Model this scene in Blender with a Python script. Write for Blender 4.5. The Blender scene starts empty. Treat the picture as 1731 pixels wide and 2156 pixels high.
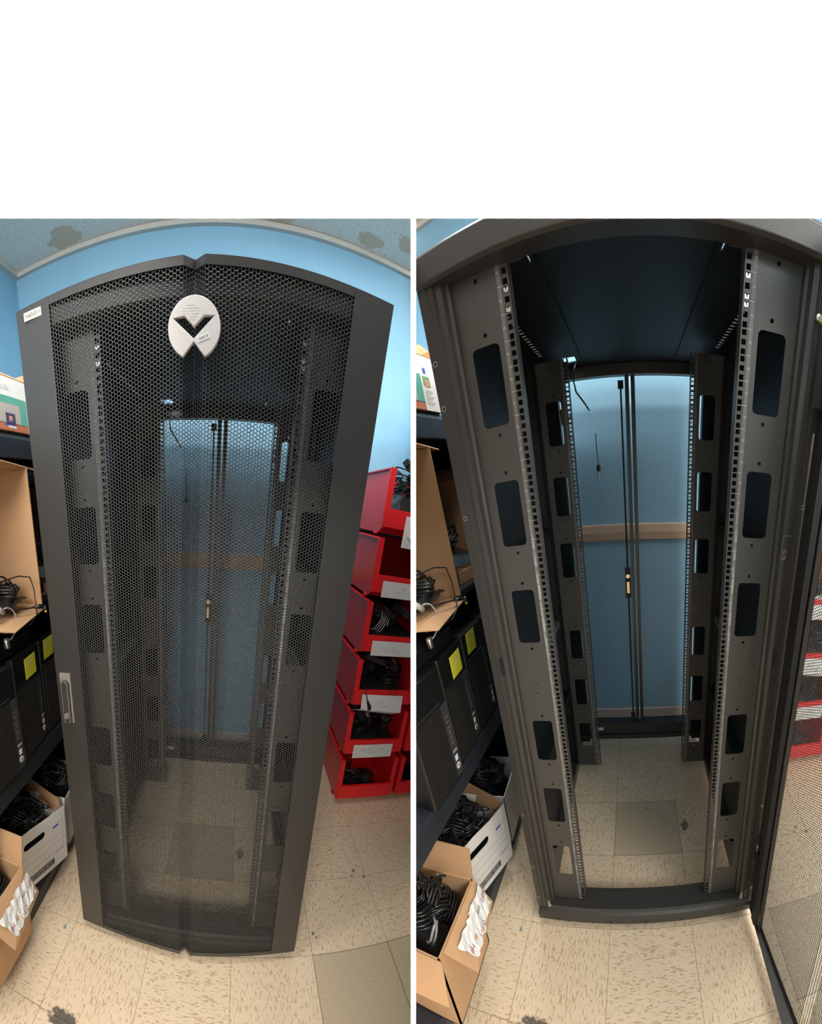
import bpy, bmesh, math, random
import numpy as np
from mathutils import Matrix, Vector

# ------------------------------------------------------------------ camera, world, lights, exposure
SC = bpy.context.scene
COL = SC.collection
F = 804.15                                    # focal length in pixels of the 1731 px wide frame
CR = Vector((0.000556, -0.888839, 1.543224))        # where the viewer stands, in the right hand bay (this bay is the world frame)
AR = ((0.831812, 0.497644, -0.245845), (-0.030487, -0.401288, -0.915444), (-0.55422, 0.768973, -0.318625))
CL = Vector((0.117059, -0.953038, 1.555493))        # the same viewer, in the left hand bay's own frame
AL = ((0.891145, -0.407446, 0.199622), (0.058143, -0.333788, -0.940853), (0.449978, 0.850043, -0.273763))


def axes(a):
    m = Matrix((a[0], [-c for c in a[1]], [-c for c in a[2]])).transposed()      # columns right, up, back
    q = m.to_quaternion(); q.normalize()
    return q.to_matrix()


QR, QL = axes(AR), axes(AL)
cam = bpy.data.objects.new('camera', bpy.data.cameras.new('camera'))
COL.objects.link(cam)
cam.matrix_world = Matrix.Translation(CR) @ QR.to_4x4()
cd = cam.data
cd.type = 'PANO'
cd.panorama_type = 'CENTRAL_CYLINDRICAL'
cd.central_cylindrical_radius = 1.0
cd.central_cylindrical_range_u_min = -870.5 / F
cd.central_cylindrical_range_u_max = (1731 - 870.5) / F
cd.central_cylindrical_range_v_max = 1357.63 / F
cd.central_cylindrical_range_v_min = -(2156 - 1357.63) / F
cd.clip_start = 0.01
SC.camera = cam

ROOM_R = Matrix.Identity(4)
ROOM_L = Matrix.Translation(CR) @ (QR @ QL.transposed()).to_4x4() @ Matrix.Translation(-CL)

SC.view_settings.view_transform = 'Standard'
SC.view_settings.look = 'None'
SC.view_settings.gamma = 1
SC.view_settings.use_curve_mapping = False
SC.view_settings.exposure = 0.18
SC.render.film_transparent = False

w = bpy.data.worlds.new('world'); SC.world = w; w.use_nodes = True
w.node_tree.nodes['Background'].inputs[0].default_value = (1.0, 0.94, 0.85, 1)
w.node_tree.nodes['Background'].inputs[1].default_value = 0.84


def area(name, room, loc, target, sx, sy, power, color):
    l = bpy.data.lights.new(name, 'AREA'); l.shape = 'RECTANGLE'; l.size = sx; l.size_y = sy
    l.energy = power; l.color = color
    o = bpy.data.objects.new(name, l); COL.objects.link(o)
    d = Vector(target) - Vector(loc)
    o.matrix_world = room @ (Matrix.Translation(loc) @ d.to_track_quat('-Z', 'Y').to_matrix().to_4x4())
    return o


# ceiling troffers of each bay (under the 2.79 m ceiling)
WARM, COOL = (1.0, 0.93, 0.84), (1.0, 0.96, 0.90)
area('ceiling_light', ROOM_R, (0.30, -0.34, 2.74), (0.30, -0.34, 0), 1.1, 0.4, 26, WARM)
area('ceiling_light', ROOM_R, (0.5, -3.0, 2.70), (0.4, -1.2, 0.6), 1.6, 0.8, 175, WARM)
area('ceiling_light', ROOM_R, (1.6, 0.75, 2.74), (1.6, 0.75, 0), 0.6, 0.6, 34, COOL)
area('ceiling_light', ROOM_L, (-0.12, -0.36, 2.74), (-0.12, -0.36, 0), 1.0, 0.4, 28, COOL)
area('ceiling_light', ROOM_L, (-0.3, -3.0, 2.70), (-0.2, -1.2, 0.6), 1.6, 0.8, 110, COOL)
area('ceiling_light', ROOM_L, (0.60, 0.50, 2.74), (0.60, 0.50, 0), 0.5, 0.5, 15, COOL)
# added fill light, no real lamp, to whiten the bulkhead over both bays
area('bulkhead_fill', cam.matrix_world, (0, 0.30, 0.22), (0, 0.42, -0.3), 0.5, 0.12, 0.9, (1, 1, 1))

PI = math.pi
rnd = random.Random(7)


# ------------------------------------------------------------------ materials
def mat(name, color, rough=0.5, metal=0.0, bump=0.0, bscale=300.0, var=0.0, vscale=8.0, spec=0.5, emit=None):
    m = bpy.data.materials.new(name); m.use_nodes = True
    nt = m.node_tree; b = nt.nodes['Principled BSDF']
    c = (*color, 1)
    b.inputs['Base Color'].default_value = c
    b.inputs['Roughness'].default_value = rough
    b.inputs['Metallic'].default_value = metal
    b.inputs['Specular IOR Level'].default_value = spec
    tc = nt.nodes.new('ShaderNodeTexCoord')
    if var:
        n = nt.nodes.new('ShaderNodeTexNoise'); n.inputs['Scale'].default_value = vscale; n.inputs['Detail'].default_value = 4
        nt.links.new(tc.outputs['Object'], n.inputs['Vector'])
        r = nt.nodes.new('ShaderNodeMapRange')
        r.inputs['To Min'].default_value = 1 - var; r.inputs['To Max'].default_value = 1 + var
        nt.links.new(n.outputs['Fac'], r.inputs['Value'])
        mx = nt.nodes.new('ShaderNodeVectorMath'); mx.operation = 'SCALE'
        mx.inputs[0].default_value = color
        nt.links.new(r.outputs[0], mx.inputs['Scale'])
        nt.links.new(mx.outputs[0], b.inputs['Base Color'])
    if bump:
        n = nt.nodes.new('ShaderNodeTexNoise'); n.inputs['Scale'].default_value = bscale; n.inputs['Detail'].default_value = 2
        nt.links.new(tc.outputs['Object'], n.inputs['Vector'])
        bp = nt.nodes.new('ShaderNodeBump'); bp.inputs['Strength'].default_value = bump; bp.inputs['Distance'].default_value = 0.0006
        nt.links.new(n.outputs['Fac'], bp.inputs['Height']); nt.links.new(bp.outputs[0], b.inputs['Normal'])
    if emit:
        b.inputs['Emission Color'].default_value = (*color, 1); b.inputs['Emission Strength'].default_value = emit
    return m


POWDER = mat('black_powder_coat', (0.034, 0.031, 0.028), 0.34, bump=0.35, bscale=420, var=0.06)
RAILM = mat('dark_rail_coat', (0.053, 0.049, 0.044), 0.38, bump=0.4, bscale=420, var=0.05)
MESHM = mat('perforated_steel', (0.035, 0.034, 0.032), 0.35)
BLACK = mat('black_paint', (0.006, 0.006, 0.007), 0.6)
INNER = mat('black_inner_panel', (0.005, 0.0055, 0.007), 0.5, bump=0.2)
ZINC = mat('zinc_steel', (0.62, 0.60, 0.56), 0.28, metal=0.9)
BRASS = mat('brass_latch', (0.75, 0.58, 0.32), 0.3, metal=0.8)
GREYST = mat('grey_brace', (0.16, 0.16, 0.16), 0.45, metal=0.3)
PRINT = mat('white_print', (0.45, 0.45, 0.43), 0.6)
EMBLEM = mat('light_grey_plastic', (0.62, 0.565, 0.54), 0.3)
PAPER = mat('white_paper', (0.72, 0.72, 0.71), 0.7, var=0.03, vscale=30)
LABELP = mat('cream_label', (0.50, 0.45, 0.37), 0.5)
INK = mat('black_ink', (0.03, 0.03, 0.035), 0.6)
FAINT = mat('pencil_ink', (0.45, 0.45, 0.47), 0.7)
REDINK = mat('red_ink', (0.35, 0.05, 0.05), 0.6)
HANDLE = mat('grey_handle', (0.24, 0.215, 0.19), 0.35, metal=0.2)
BLUEST = mat('dark_blue_steel', (0.022, 0.027, 0.036), 0.42, var=0.1)
PCBODY = mat('black_pc_plastic', (0.006, 0.006, 0.0065), 0.45)
PCRIB = mat('pc_grille', (0.018, 0.017, 0.016), 0.5)
NOTE = mat('yellow_note', (0.72, 0.72, 0.03), 0.6)
CARD = mat('brown_cardboard', (0.50, 0.30, 0.16), 0.8, var=0.08, vscale=14)
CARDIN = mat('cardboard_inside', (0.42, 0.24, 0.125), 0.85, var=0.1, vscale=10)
WHITEBOX = mat('white_box_board', (0.74, 0.71, 0.67), 0.6, var=0.03)
REDP = mat('red_plastic', (0.80, 0.016, 0.022), 0.33, spec=0.5)
CABLE = mat('black_cable', (0.014, 0.014, 0.015), 0.3)
CABLEG = mat('grey_cable', (0.42, 0.42, 0.42), 0.4)
BRICK = mat('black_adapter', (0.022, 0.022, 0.024), 0.4)
YELLOW = mat('yellow_tip', (0.85, 0.62, 0.03), 0.4)
GREEN = mat('green_wire', (0.10, 0.38, 0.06), 0.4)
BADGE = mat('silver_badge', (0.62, 0.58, 0.50), 0.4)
STICK = mat('pale_blue_sticker', (0.62, 0.68, 0.80), 0.4)
WHITEP = mat('white_wall_paint', (0.93, 0.93, 0.93), 0.8)
TEAL = mat('teal_print', (0.10, 0.36, 0.28), 0.5)
TERRA = mat('terracotta_print', (0.50, 0.17, 0.09), 0.5)
GREYPR = mat('grey_print', (0.42, 0.39, 0.36), 0.5)
BLUEPR = mat('blue_print', (0.03, 0.12, 0.45), 0.5)
PINKPR = mat('pink_print', (0.62, 0.27, 0.20), 0.5)
GREENPR = mat('leaf_green_print', (0.16, 0.36, 0.12), 0.5)
CAPIN = mat('navy_print', (0.05, 0.05, 0.10), 0.5)


class N:                                       # tiny node helper
    def __init__(s, nt): s.nt = nt
    def __call__(s, kind, *ins, **kw):
        n = s.nt.nodes.new(kind)
        props = kw.pop('p', {})
        for k, v in props.items(): setattr(n, k, v)
        for k, v in enumerate(ins): s.put(n, k, v)
        for k, v in kw.items(): s.put(n, k.replace('_', ' '), v)
        return n
    def put(s, n, k, v):
        if v is None: return
        if isinstance(v, bpy.types.NodeSocket): s.nt.links.new(v, n.inputs[k])
        else: n.inputs[k].default_value = v
    def math(s, op, a, b=None, c=None):
        n = s.nt.nodes.new('ShaderNodeMath'); n.operation = op
        s.put(n, 0, a); s.put(n, 1, b); s.put(n, 2, c)
        return n.outputs[0]
    def mix(s, f, a, b):
        n = s.nt.nodes.new('ShaderNodeMix'); n.data_type = 'RGBA'
        s.put(n, 0, f); s.put(n, 6, a); s.put(n, 7, b)
        return n.outputs[2]


def floor_material():
    m = bpy.data.materials.new('vinyl_tile_floor'); m.use_nodes = True
    nt = m.node_tree; g = N(nt); b = nt.nodes['Principled BSDF']
    tc = nt.nodes.new('ShaderNodeTexCoord')
    sp = g('ShaderNodeSeparateXYZ', tc.outputs['Object']).outputs
    T = 0.3048
    X = g.math('DIVIDE', g.math('ADD', sp[0], 0.1349), T)
    Y = g.math('DIVIDE', g.math('ADD', sp[1], -0.2951), T)
    ix, iy = g.math('FLOOR', X), g.math('FLOOR', Y)
    fx, fy = g.math('SUBTRACT', X, ix), g.math('SUBTRACT', Y, iy)
    par = g.math('FLOORED_MODULO', g.math('ADD', ix, iy), 2.0)           # 1 = flecks run away from the viewer

    def flecks(a, bb, thr, soft, off):
        va = g('ShaderNodeCombineXYZ', g.math('MULTIPLY', sp[0], a), g.math('MULTIPLY', sp[1], bb), g.math('ADD', g.math('MULTIPLY', ix, 3.7), g.math('ADD', g.math('MULTIPLY', iy, 1.3), off))).outputs[0]
        n = g('ShaderNodeTexNoise', Vector=va, Scale=1.0, Detail=1.5, Roughness=0.55)
        return g('ShaderNodeMapRange', n.outputs['Fac'], thr, thr + soft, 0.0, 1.0).outputs[0]

    lo, hi = 46.0, 200.0
    thr = 0.575
    fl = g.math('ADD', g.math('MULTIPLY', par, flecks(hi, lo, thr, 0.06, 0.0)),
                g.math('MULTIPLY', g.math('SUBTRACT', 1.0, par), flecks(lo, hi, thr, 0.06, 9.0)))
    fl2 = g.math('ADD', g.math('MULTIPLY', par, flecks(hi * 1.5, lo * 1.4, 0.66, 0.05, 21.0)),
                 g.math('MULTIPLY', g.math('SUBTRACT', 1.0, par), flecks(lo * 1.4, hi * 1.5, 0.66, 0.05, 33.0)))
    base = (0.74, 0.595, 0.42, 1)
    tint = g('ShaderNodeTexNoise', Vector=tc.outputs['Object'], Scale=3.0, Detail=4.0)
    c = g.mix(g.math('MULTIPLY', tint.outputs['Fac'], 0.25), base, (0.68, 0.545, 0.38, 1))
    c = g.mix(g.math('MULTIPLY', fl, 0.75), c, (0.44, 0.30, 0.155, 1))
    c = g.mix(g.math('MULTIPLY', fl2, 0.8), c, (0.20, 0.15, 0.095, 1))
    # replacement tiles of a plain grey beige

    def cell(i, j):
        return g.math('MULTIPLY', g.math('COMPARE', ix, float(i), 0.1), g.math('COMPARE', iy, float(j), 0.1))
    sp_ = g.math('MAXIMUM', cell(0, 0), g.math('MAXIMUM', cell(2, -2), cell(3, -2)))
    n3 = g('ShaderNodeTexNoise', Vector=tc.outputs['Object'], Scale=170.0, Detail=3.0)
    plain = g.mix(g('ShaderNodeMapRange', n3.outputs['Fac'], 0.4, 0.72, 0.0, 1.0).outputs[0], (0.56, 0.45, 0.315, 1), (0.45, 0.355, 0.24, 1))
    c = g.mix(sp_, c, plain)
    # seams
    ex = g.math('MINIMUM', fx, g.math('SUBTRACT', 1.0, fx)); ey = g.math('MINIMUM', fy, g.math('SUBTRACT', 1.0, fy))
    e = g.math('MINIMUM', ex, ey)
    wd = g.math('ADD', 0.0026, g.math('MULTIPLY', sp_, 0.0028))
    seam = g.math('LESS_THAN', e, wd)
    c = g.mix(g.math('MULTIPLY', seam, 0.75), c, (0.10, 0.065, 0.035, 1))
    # worn marks with a shape of their own
    wob = g('ShaderNodeTexNoise', Vector=tc.outputs['Object'], Scale=60.0, Detail=4.0).outputs['Fac']
    for (mx, my, rx, ry, col) in [(-0.35, -0.318, 0.056, 0.034, (0.03, 0.032, 0.034, 1)), (0.2, 0.44, 0.020, 0.036, (0.12, 0.10, 0.07, 1)),
                                  (-0.473, -0.043, 0.006, 0.012, (0.12, 0.25, 0.30, 1)), (0.730, 0.328, 0.010, 0.007, (0.10, 0.085, 0.07, 1)),
                                  (0.772, 0.290, 0.006, 0.010, (0.10, 0.085, 0.07, 1)), (0.49, 0.067, 0.005, 0.007, (0.12, 0.10, 0.08, 1)),
                                  (0.502, 0.053, 0.005, 0.007, (0.12, 0.10, 0.08, 1)), (0.716, 0.302, 0.009, 0.005, (0.16, 0.13, 0.10, 1)),
                                  (0.02, 0.255 + 0.30, 0.004, 0.010, (0.2, 0.14, 0.08, 1))]:
        dx = g.math('DIVIDE', g.math('SUBTRACT', sp[0], mx), rx); dy = g.math('DIVIDE', g.math('SUBTRACT', sp[1], my), ry)
        d = g.math('SQRT', g.math('ADD', g.math('MULTIPLY', dx, dx), g.math('MULTIPLY', dy, dy)))
        d = g.math('ADD', d, g.math('MULTIPLY', g.math('SUBTRACT', wob, 0.5), 1.6))
        c = g.mix(g('ShaderNodeMapRange', d, 1.0, 0.75, 0.0, 0.85).outputs[0], c, col)
    nt.links.new(c, b.inputs['Base Color'])
    b.inputs['Roughness'].default_value = 0.42
    b.inputs['Specular IOR Level'].default_value = 0.35
    return m


def ceiling_material():
    m = bpy.data.materials.new('fissured_ceiling_tile'); m.use_nodes = True
    nt = m.node_tree; g = N(nt); b = nt.nodes['Principled BSDF']
    tc = nt.nodes.new('ShaderNodeTexCoord')
    n = g('ShaderNodeTexNoise', Vector=tc.outputs['Object'], Scale=95.0, Detail=3.0, Roughness=0.7)
    fis = g('ShaderNodeMapRange', n.outputs['Fac'], 0.60, 0.66, 0.0, 1.0).outputs[0]
    n0 = g('ShaderNodeTexNoise', Vector=tc.outputs['Object'], Scale=260.0, Detail=2.0)
    pin = g('ShaderNodeMapRange', n0.outputs['Fac'], 0.62, 0.68, 0.0, 0.6).outputs[0]
    c = g.mix(g.math('MAXIMUM', fis, pin), (0.90, 0.83, 0.74, 1), (0.42, 0.38, 0.32, 1))
    sp = g('ShaderNodeSeparateXYZ', tc.outputs['Object']).outputs
    wob = g('ShaderNodeTexNoise', Vector=tc.outputs['Object'], Scale=22.0, Detail=5.0).outputs['Fac']
    for (mx, my, rx, ry) in [(-0.78, 1.23, 0.085, 0.08), (0.20, 1.27, 0.085, 0.05), (0.62, 1.24, 0.06, 0.06), (0.80, 1.15, 0.1, 0.05)]:
        dx = g.math('DIVIDE', g.math('SUBTRACT', sp[0], mx), rx); dy = g.math('DIVIDE', g.math('SUBTRACT', sp[1], my), ry)
        d = g.math('SQRT', g.math('ADD', g.math('MULTIPLY', dx, dx), g.math('MULTIPLY', dy, dy)))
        d = g.math('ADD', d, g.math('MULTIPLY', g.math('SUBTRACT', wob, 0.5), 1.5))
        c = g.mix(g('ShaderNodeMapRange', d, 1.0, 0.85, 0.0, 0.75).outputs[0], c, (0.66, 0.47, 0.29, 1))
    nt.links.new(c, b.inputs['Base Color']); b.inputs['Roughness'].default_value = 0.9
    return m


FLOORM = floor_material()
CEILM = ceiling_material()
WALLM = mat('blue_wall_paint', (0.27, 0.53, 0.73), 0.6, var=0.04, vscale=3, bump=0.2, bscale=120)
TRIMM = mat('beige_wood_trim', (0.66, 0.48, 0.34), 0.6, var=0.08, vscale=10)
BASEM = mat('grey_vinyl_base', (0.52, 0.49, 0.50), 0.5)
BARM = mat('ivory_grid_bar', (0.62, 0.60, 0.54), 0.5, var=0.06)


# ------------------------------------------------------------------ geometry helpers
class MB:
    def __init__(s): s.v = []; s.f = []; s.mi = []; s.mats = []; s.cur = 0
    def use(s, m):
        if m not in s.mats: s.mats.append(m)
        s.cur = s.mats.index(m); return s
    def add(s, vs, fs):
        k = len(s.v); s.v += [tuple(v) for v in vs]
        for f in fs: s.f.append(tuple(k + i for i in f)); s.mi.append(s.cur)
        return s
    def box(s, x0, x1, y0, y1, z0, z1):
        return s.add([(x0, y0, z0), (x1, y0, z0), (x1, y1, z0), (x0, y1, z0), (x0, y0, z1), (x1, y0, z1), (x1, y1, z1), (x0, y1, z1)],
                     [(0, 3, 2, 1), (4, 5, 6, 7), (0, 1, 5, 4), (1, 2, 6, 5), (2, 3, 7, 6), (3, 0, 4, 7)])
    def hexa(s, pts):                           # 8 points, bottom ring then top ring
        return s.add(pts, [(0, 3, 2, 1), (4, 5, 6, 7), (0, 1, 5, 4), (1, 2, 6, 5), (2, 3, 7, 6), (3, 0, 4, 7)])
    def sheet(s, quad, t, n=None):              # a board: quad of four points thickened by t along its normal
        q = [Vector(p) for p in quad]
        n = n or (q[1] - q[0]).cross(q[3] - q[0]).normalized()
        return s.hexa([tuple(p) for p in q] + [tuple(p + n * t) for p in q])
    def prism(s, prof, a0, a1, axis='z'):       # closed polygon extruded along an axis
        n = len(prof)
        def P(p, a):
            return {'z': (p[0], p[1], a), 'x': (a, p[0], p[1]), 'y': (p[0], a, p[1])}[axis]
        vs = [P(p, a0) for p in prof] + [P(p, a1) for p in prof]
        fs = [(i, (i + 1) % n, n + (i + 1) % n, n + i) for i in range(n)]
        fs += [tuple(range(n))[::-1], tuple(range(n, 2 * n))]
        return s.add(vs, fs)
    def strip(s, prof, t, a0, a1):              # open polyline (x,y) given thickness t, extruded in z
        pts = [Vector((p[0], p[1])) for p in prof]; off = []
        for i, p in enumerate(pts):
            a = pts[max(i - 1, 0)]; b = pts[min(i + 1, len(pts) - 1)]
            d = (b - a).normalized(); off.append(p + Vector((-d.y, d.x)) * t)
        return s.prism([tuple(p) for p in pts] + [tuple(p) for p in off[::-1]], a0, a1)
    def tube(s, path, r, sides=6, closed=False, cap=True):
        P = [Vector(p) for p in path]; n = len(P); rings = []
        up = Vector((0.13, 0.31, 0.94))
        for i in range(n):
            if closed: d = P[(i + 1) % n] - P[i - 1]
            else: d = P[min(i + 1, n - 1)] - P[max(i - 1, 0)]
            if d.length < 1e-9: d = Vector((0, 0, 1))
            d.normalize()
            a = d.cross(up)
            if a.length < 0.05: a = d.cross(Vector((1, 0, 0)))
            a.normalize(); b = d.cross(a)
            rr = r[i] if isinstance(r, (list, tuple)) else r
            rings.append([tuple(P[i] + (a * math.cos(2 * PI * k / sides) + b * math.sin(2 * PI * k / sides)) * rr) for k in range(sides)])
        vs = [v for q in rings for v in q]; fs = []
        m = n if closed else n - 1
        for i in range(m):
            j = (i + 1) % n
            for k in range(sides):
                fs.append((i * sides + k, i * sides + (k + 1) % sides, j * sides + (k + 1) % sides, j * sides + k))
        if cap and not closed: fs += [tuple(range(sides)), tuple(range((n - 1) * sides, n * sides))[::-1]]
        return s.add(vs, fs)
    def cyl(s, p0, p1, r, sides=16, r1=None):
        return s.tube([p0, p1], [r, r if r1 is None else r1], sides)
    def mesh(s, name):
        me = bpy.data.meshes.new(name); me.from_pydata(s.v, [], s.f)
        for m in s.mats: me.materials.append(m)
        if s.mats: me.polygons.foreach_set('material_index', s.mi)
        me.update(); return me


def fix_normals(me):
    bm = bmesh.new(); bm.from_mesh(me); bmesh.ops.recalc_face_normals(bm, faces=bm.faces); bm.to_mesh(me); bm.free()


def put(name, me, parent=None, mw=None, bevel=0, smooth=False, local=None):
    o = bpy.data.objects.new(name, me); COL.objects.link(o)
    if parent is not None:
        o.parent = parent
        if local is not None: o.matrix_local = local
    elif mw is not None: o.matrix_world = mw
    if bevel:
        md = o.modifiers.new('bevel', 'BEVEL'); md.width = bevel; md.segments = 2; md.limit_method = 'ANGLE'; md.angle_limit = 0.7
    if smooth:
        me.polygons.foreach_set('use_smooth', [True] * len(me.polygons))
    return o


def part(name, mb, m, parent, bevel=0, smooth=False, label=None, local=None, kind=None):
    if not mb.mats: mb.use(m); mb.mi = [0] * len(mb.f)
    me = mb.mesh(name)
    if len(me.polygons) < 60000: fix_normals(me)
    o = put(name, me, parent, None, bevel, smooth, local)
    if label: o['label'] = label
    if kind: o['kind'] = kind
    return o


def tagit(o, label=None, cat=None, group=None, kind=None):
    if label: o['label'] = label
    if cat: o['category'] = cat
    if group: o['group'] = group
    if kind: o['kind'] = kind
    return o


def thing(name, label, cat, room, loc=(0, 0, 0), rz=0, group=None, rot=None):
    o = bpy.data.objects.new(name, None); COL.objects.link(o); o.empty_display_size = 0.05
    o.matrix_world = room @ Matrix.Translation(loc) @ (rot or Matrix.Rotation(rz, 4, 'Z'))
    return tagit(o, label, cat, group)


def single(name, mb, m, room, label, cat, loc=(0, 0, 0), rz=0, group=None, bevel=0, smooth=False, kind=None, rot=None):
    if not mb.mats: mb.use(m); mb.mi = [0] * len(mb.f)
    me = mb.mesh(name); fix_normals(me)
    o = put(name, me, None, room @ Matrix.Translation(loc) @ (rot or Matrix.Rotation(rz, 4, 'Z')), bevel, smooth)
    return tagit(o, label, cat, group, kind)


KIDS = {}


def copy_tree(o, parent=None):
    c = o.copy(); COL.objects.link(c)
    if parent is not None: c.parent = parent
    for ch in list(o.children): copy_tree(ch, c)
    return c


def dup(root, mw, label=None, group=None):
    c = copy_tree(root); c.matrix_world = mw
    if label: c['label'] = label
    if group: c['group'] = group
    return c


def curve_plate(splines, thick, name='plate'):
    """filled 2D outline with holes, in the XY plane, extruded; first spline is the outline."""
    cu = bpy.data.curves.new(name, 'CURVE'); cu.dimensions = '2D'; cu.fill_mode = 'BOTH'; cu.extrude = thick / 2 * 50
    for pts in splines:                       # worked out at fifty times the size: the fill needs it
        sp = cu.splines.new('POLY'); sp.points.add(len(pts) - 1)
        for i, p in enumerate(pts): sp.points[i].co = (p[0] * 50, p[1] * 50, 0, 1)
        sp.use_cyclic_u = True
    o = bpy.data.objects.new(name, cu); COL.objects.link(o)
    dg = bpy.context.evaluated_depsgraph_get(); dg.update()
    me = bpy.data.meshes.new_from_object(o.evaluated_get(dg))
    bpy.data.objects.remove(o); bpy.data.curves.remove(cu)
    me.transform(Matrix.Scale(0.02, 4))
    return me


def text_mesh(body, size, ext=0.0003, align='CENTER', spacing=1.0, cspace=1.0, shear=0):
    cu = bpy.data.curves.new('text', 'FONT'); cu.body = body; cu.size = size; cu.extrude = ext
    cu.align_x = align; cu.align_y = 'CENTER'; cu.resolution_u = 2; cu.space_line = spacing; cu.space_character = cspace; cu.shear = shear
    o = bpy.data.objects.new('text', cu); COL.objects.link(o)
    dg = bpy.context.evaluated_depsgraph_get(); dg.update()
    me = bpy.data.meshes.new_from_object(o.evaluated_get(dg))
    bpy.data.objects.remove(o); bpy.data.curves.remove(cu)
    return me


def basis(o, x, y):                             # matrix with local x,y axes along world x,y vectors at o
    x = Vector(x).normalized(); y = Vector(y).normalized(); z = x.cross(y).normalized(); y = z.cross(x)
    m = Matrix((x, y, z)).transposed().to_4x4(); m.translation = Vector(o); return m


def mesh_parts(me, m, M):
    """numpy free: return verts, faces of a mesh transformed by M"""
    return [tuple(M @ v.co) for v in me.vertices], [tuple(p.vertices) for p in me.polygons]


def write(mb, body, size, M, m, **kw):
    me = text_mesh(body, size, **kw); vs, fs = mesh_parts(me, m, M)
    mb.use(m).add(vs, fs); bpy.data.meshes.remove(me)


def rect(cx, cy, w, h, r=0, n=4):
    if r <= 0: return [(cx - w / 2, cy - h / 2), (cx + w / 2, cy - h / 2), (cx + w / 2, cy + h / 2), (cx - w / 2, cy + h / 2)]
    out = []
    for (sx, sy, a0) in ((1, 1, 0), (-1, 1, 90), (-1, -1, 180), (1, -1, 270)):
        for k in range(n + 1):
            a = math.radians(a0 + 90 * k / n)
            out.append((cx + sx * (w / 2 - r) + r * math.cos(a), cy + sy * (h / 2 - r) + r * math.sin(a)))
    return out


def circ(cx, cy, r, n=14): return [(cx + r * math.cos(2 * PI * k / n), cy + r * math.sin(2 * PI * k / n)) for k in range(n)]


def hex_sheet(w, h, s, web, thick, fold=None, back=True):
    """perforated sheet with flat-topped hexagonal holes, u across, v up; fold maps (u, depth) -> (x, y)."""
    ap = s * math.sqrt(3) / 2
    nc = int(w / (1.5 * s)); nr = int(h / (2 * ap))
    i, j = np.meshgrid(np.arange(nc), np.arange(nr), indexing='ij')
    cx = (i + 0.5) * 1.5 * s; cy = (j + 0.5) * 2 * ap + (i % 2) * ap
    cx = cx.ravel() + (w - nc * 1.5 * s) / 2; cy = cy.ravel(); n = len(cx)
    a = np.radians(np.arange(6) * 60)
    R = s; r = (ap - web / 2) / math.cos(PI / 6)
    ox, oy = R * np.cos(a), R * np.sin(a); ix_, iy_ = r * np.cos(a), r * np.sin(a)
    rings = [(ox, oy, 0.0), (ix_, iy_, 0.0)]
    if thick: rings.append((ix_, iy_, thick))
    if thick and back: rings.append((ox, oy, thick))
    k = len(rings)
    U = np.stack([cx[:, None] + q[0] for q in rings], 1); V = np.stack([cy[:, None] + q[1] for q in rings], 1)
    D = np.stack([np.full((n, 6), q[2]) for q in rings], 1)
    U, V, D = U.reshape(-1), np.clip(V.reshape(-1), 0, h), D.reshape(-1)
    U = np.clip(U, 0, w)
    if fold is not None:
        xs, ys = fold
        d = np.hypot(np.diff(xs), np.diff(ys)); L = np.concatenate([[0], np.cumsum(d)])
        q = U / w * L[-1]
        X = np.interp(q, L, xs); Y = np.interp(q, L, ys) + D
    else: X = U; Y = D
    co = np.stack([X, Y, V], 1).astype(np.float32)
    faces = []
    base = (np.arange(n) * 6 * k)[:, None]
    e0 = np.arange(6); e1 = (e0 + 1) % 6
    for q in range(k - 1):
        A = base + q * 6 + e0; B = base + q * 6 + e1; C_ = base + (q + 1) * 6 + e1; Dd = base + (q + 1) * 6 + e0
        faces.append(np.stack([A, B, C_, Dd], -1).reshape(-1, 4))
    fa = np.concatenate(faces).astype(np.int32)
    me = bpy.data.meshes.new('perforated_sheet')
    me.vertices.add(len(co)); me.vertices.foreach_set('co', co.reshape(-1))
    me.loops.add(fa.size); me.loops.foreach_set('vertex_index', fa.reshape(-1))
    me.polygons.add(len(fa)); me.polygons.foreach_set('loop_start', np.arange(0, fa.size, 4, dtype=np.int32))
    me.update(calc_edges=True)
    return me


# ------------------------------------------------------------------ the room shells
def shell(room, side, ysp):
    def struct(name, mb, m):
        if not mb.mats: mb.use(m); mb.mi = [0] * len(mb.f)
        o = put(name, mb.mesh(name), None, room.copy()); fix_normals(o.data); o['kind'] = 'structure'; return o
    struct('floor', MB().box(-1.12, 3.2, -3.4, 1.33, -0.05, 0.0), FLOORM)
    struct('ceiling', MB().box(-1.12, 3.2, ysp, 1.33, 2.79, 2.84), CEILM)
    struct('wall_back', MB().box(-1.22, 3.2, 1.33, 1.43, -0.05, 2.84), WALLM)
    struct('wall_left', MB().box(-1.22, -1.12, -3.4, 1.33, -0.05, 2.84), WALLM)
    struct('baseboard_back', MB().prism([(1.33, 0), (1.318, 0), (1.322, 0.012), (1.322, 0.095), (1.327, 0.104), (1.33, 0.104)], -1.12, 3.2, 'x'), BASEM)
    struct('trim_1', MB().prism([(1.33, 1.22), (1.318, 1.225), (1.314, 1.265), (1.318, 1.305), (1.33, 1.31)], -1.12, 3.2, 'x'), TRIMM)
    struct('trim_2', MB().box(-1.12, 3.2, 1.305, 1.33, 2.770, 2.789).box(-1.12, -1.095, ysp, 1.305, 2.770, 2.789), BARM)
    g = MB()
    for x in (-0.08, 1.14): g.box(x - 0.012, x + 0.012, ysp, 1.305, 2.782, 2.792)
    for y in (0.72, 0.11, -0.5):
        if y > ysp: g.box(-1.09, 3.2, y - 0.012, y + 0.012, 2.782, 2.792)
    struct('trim_3', g, BARM)


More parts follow.
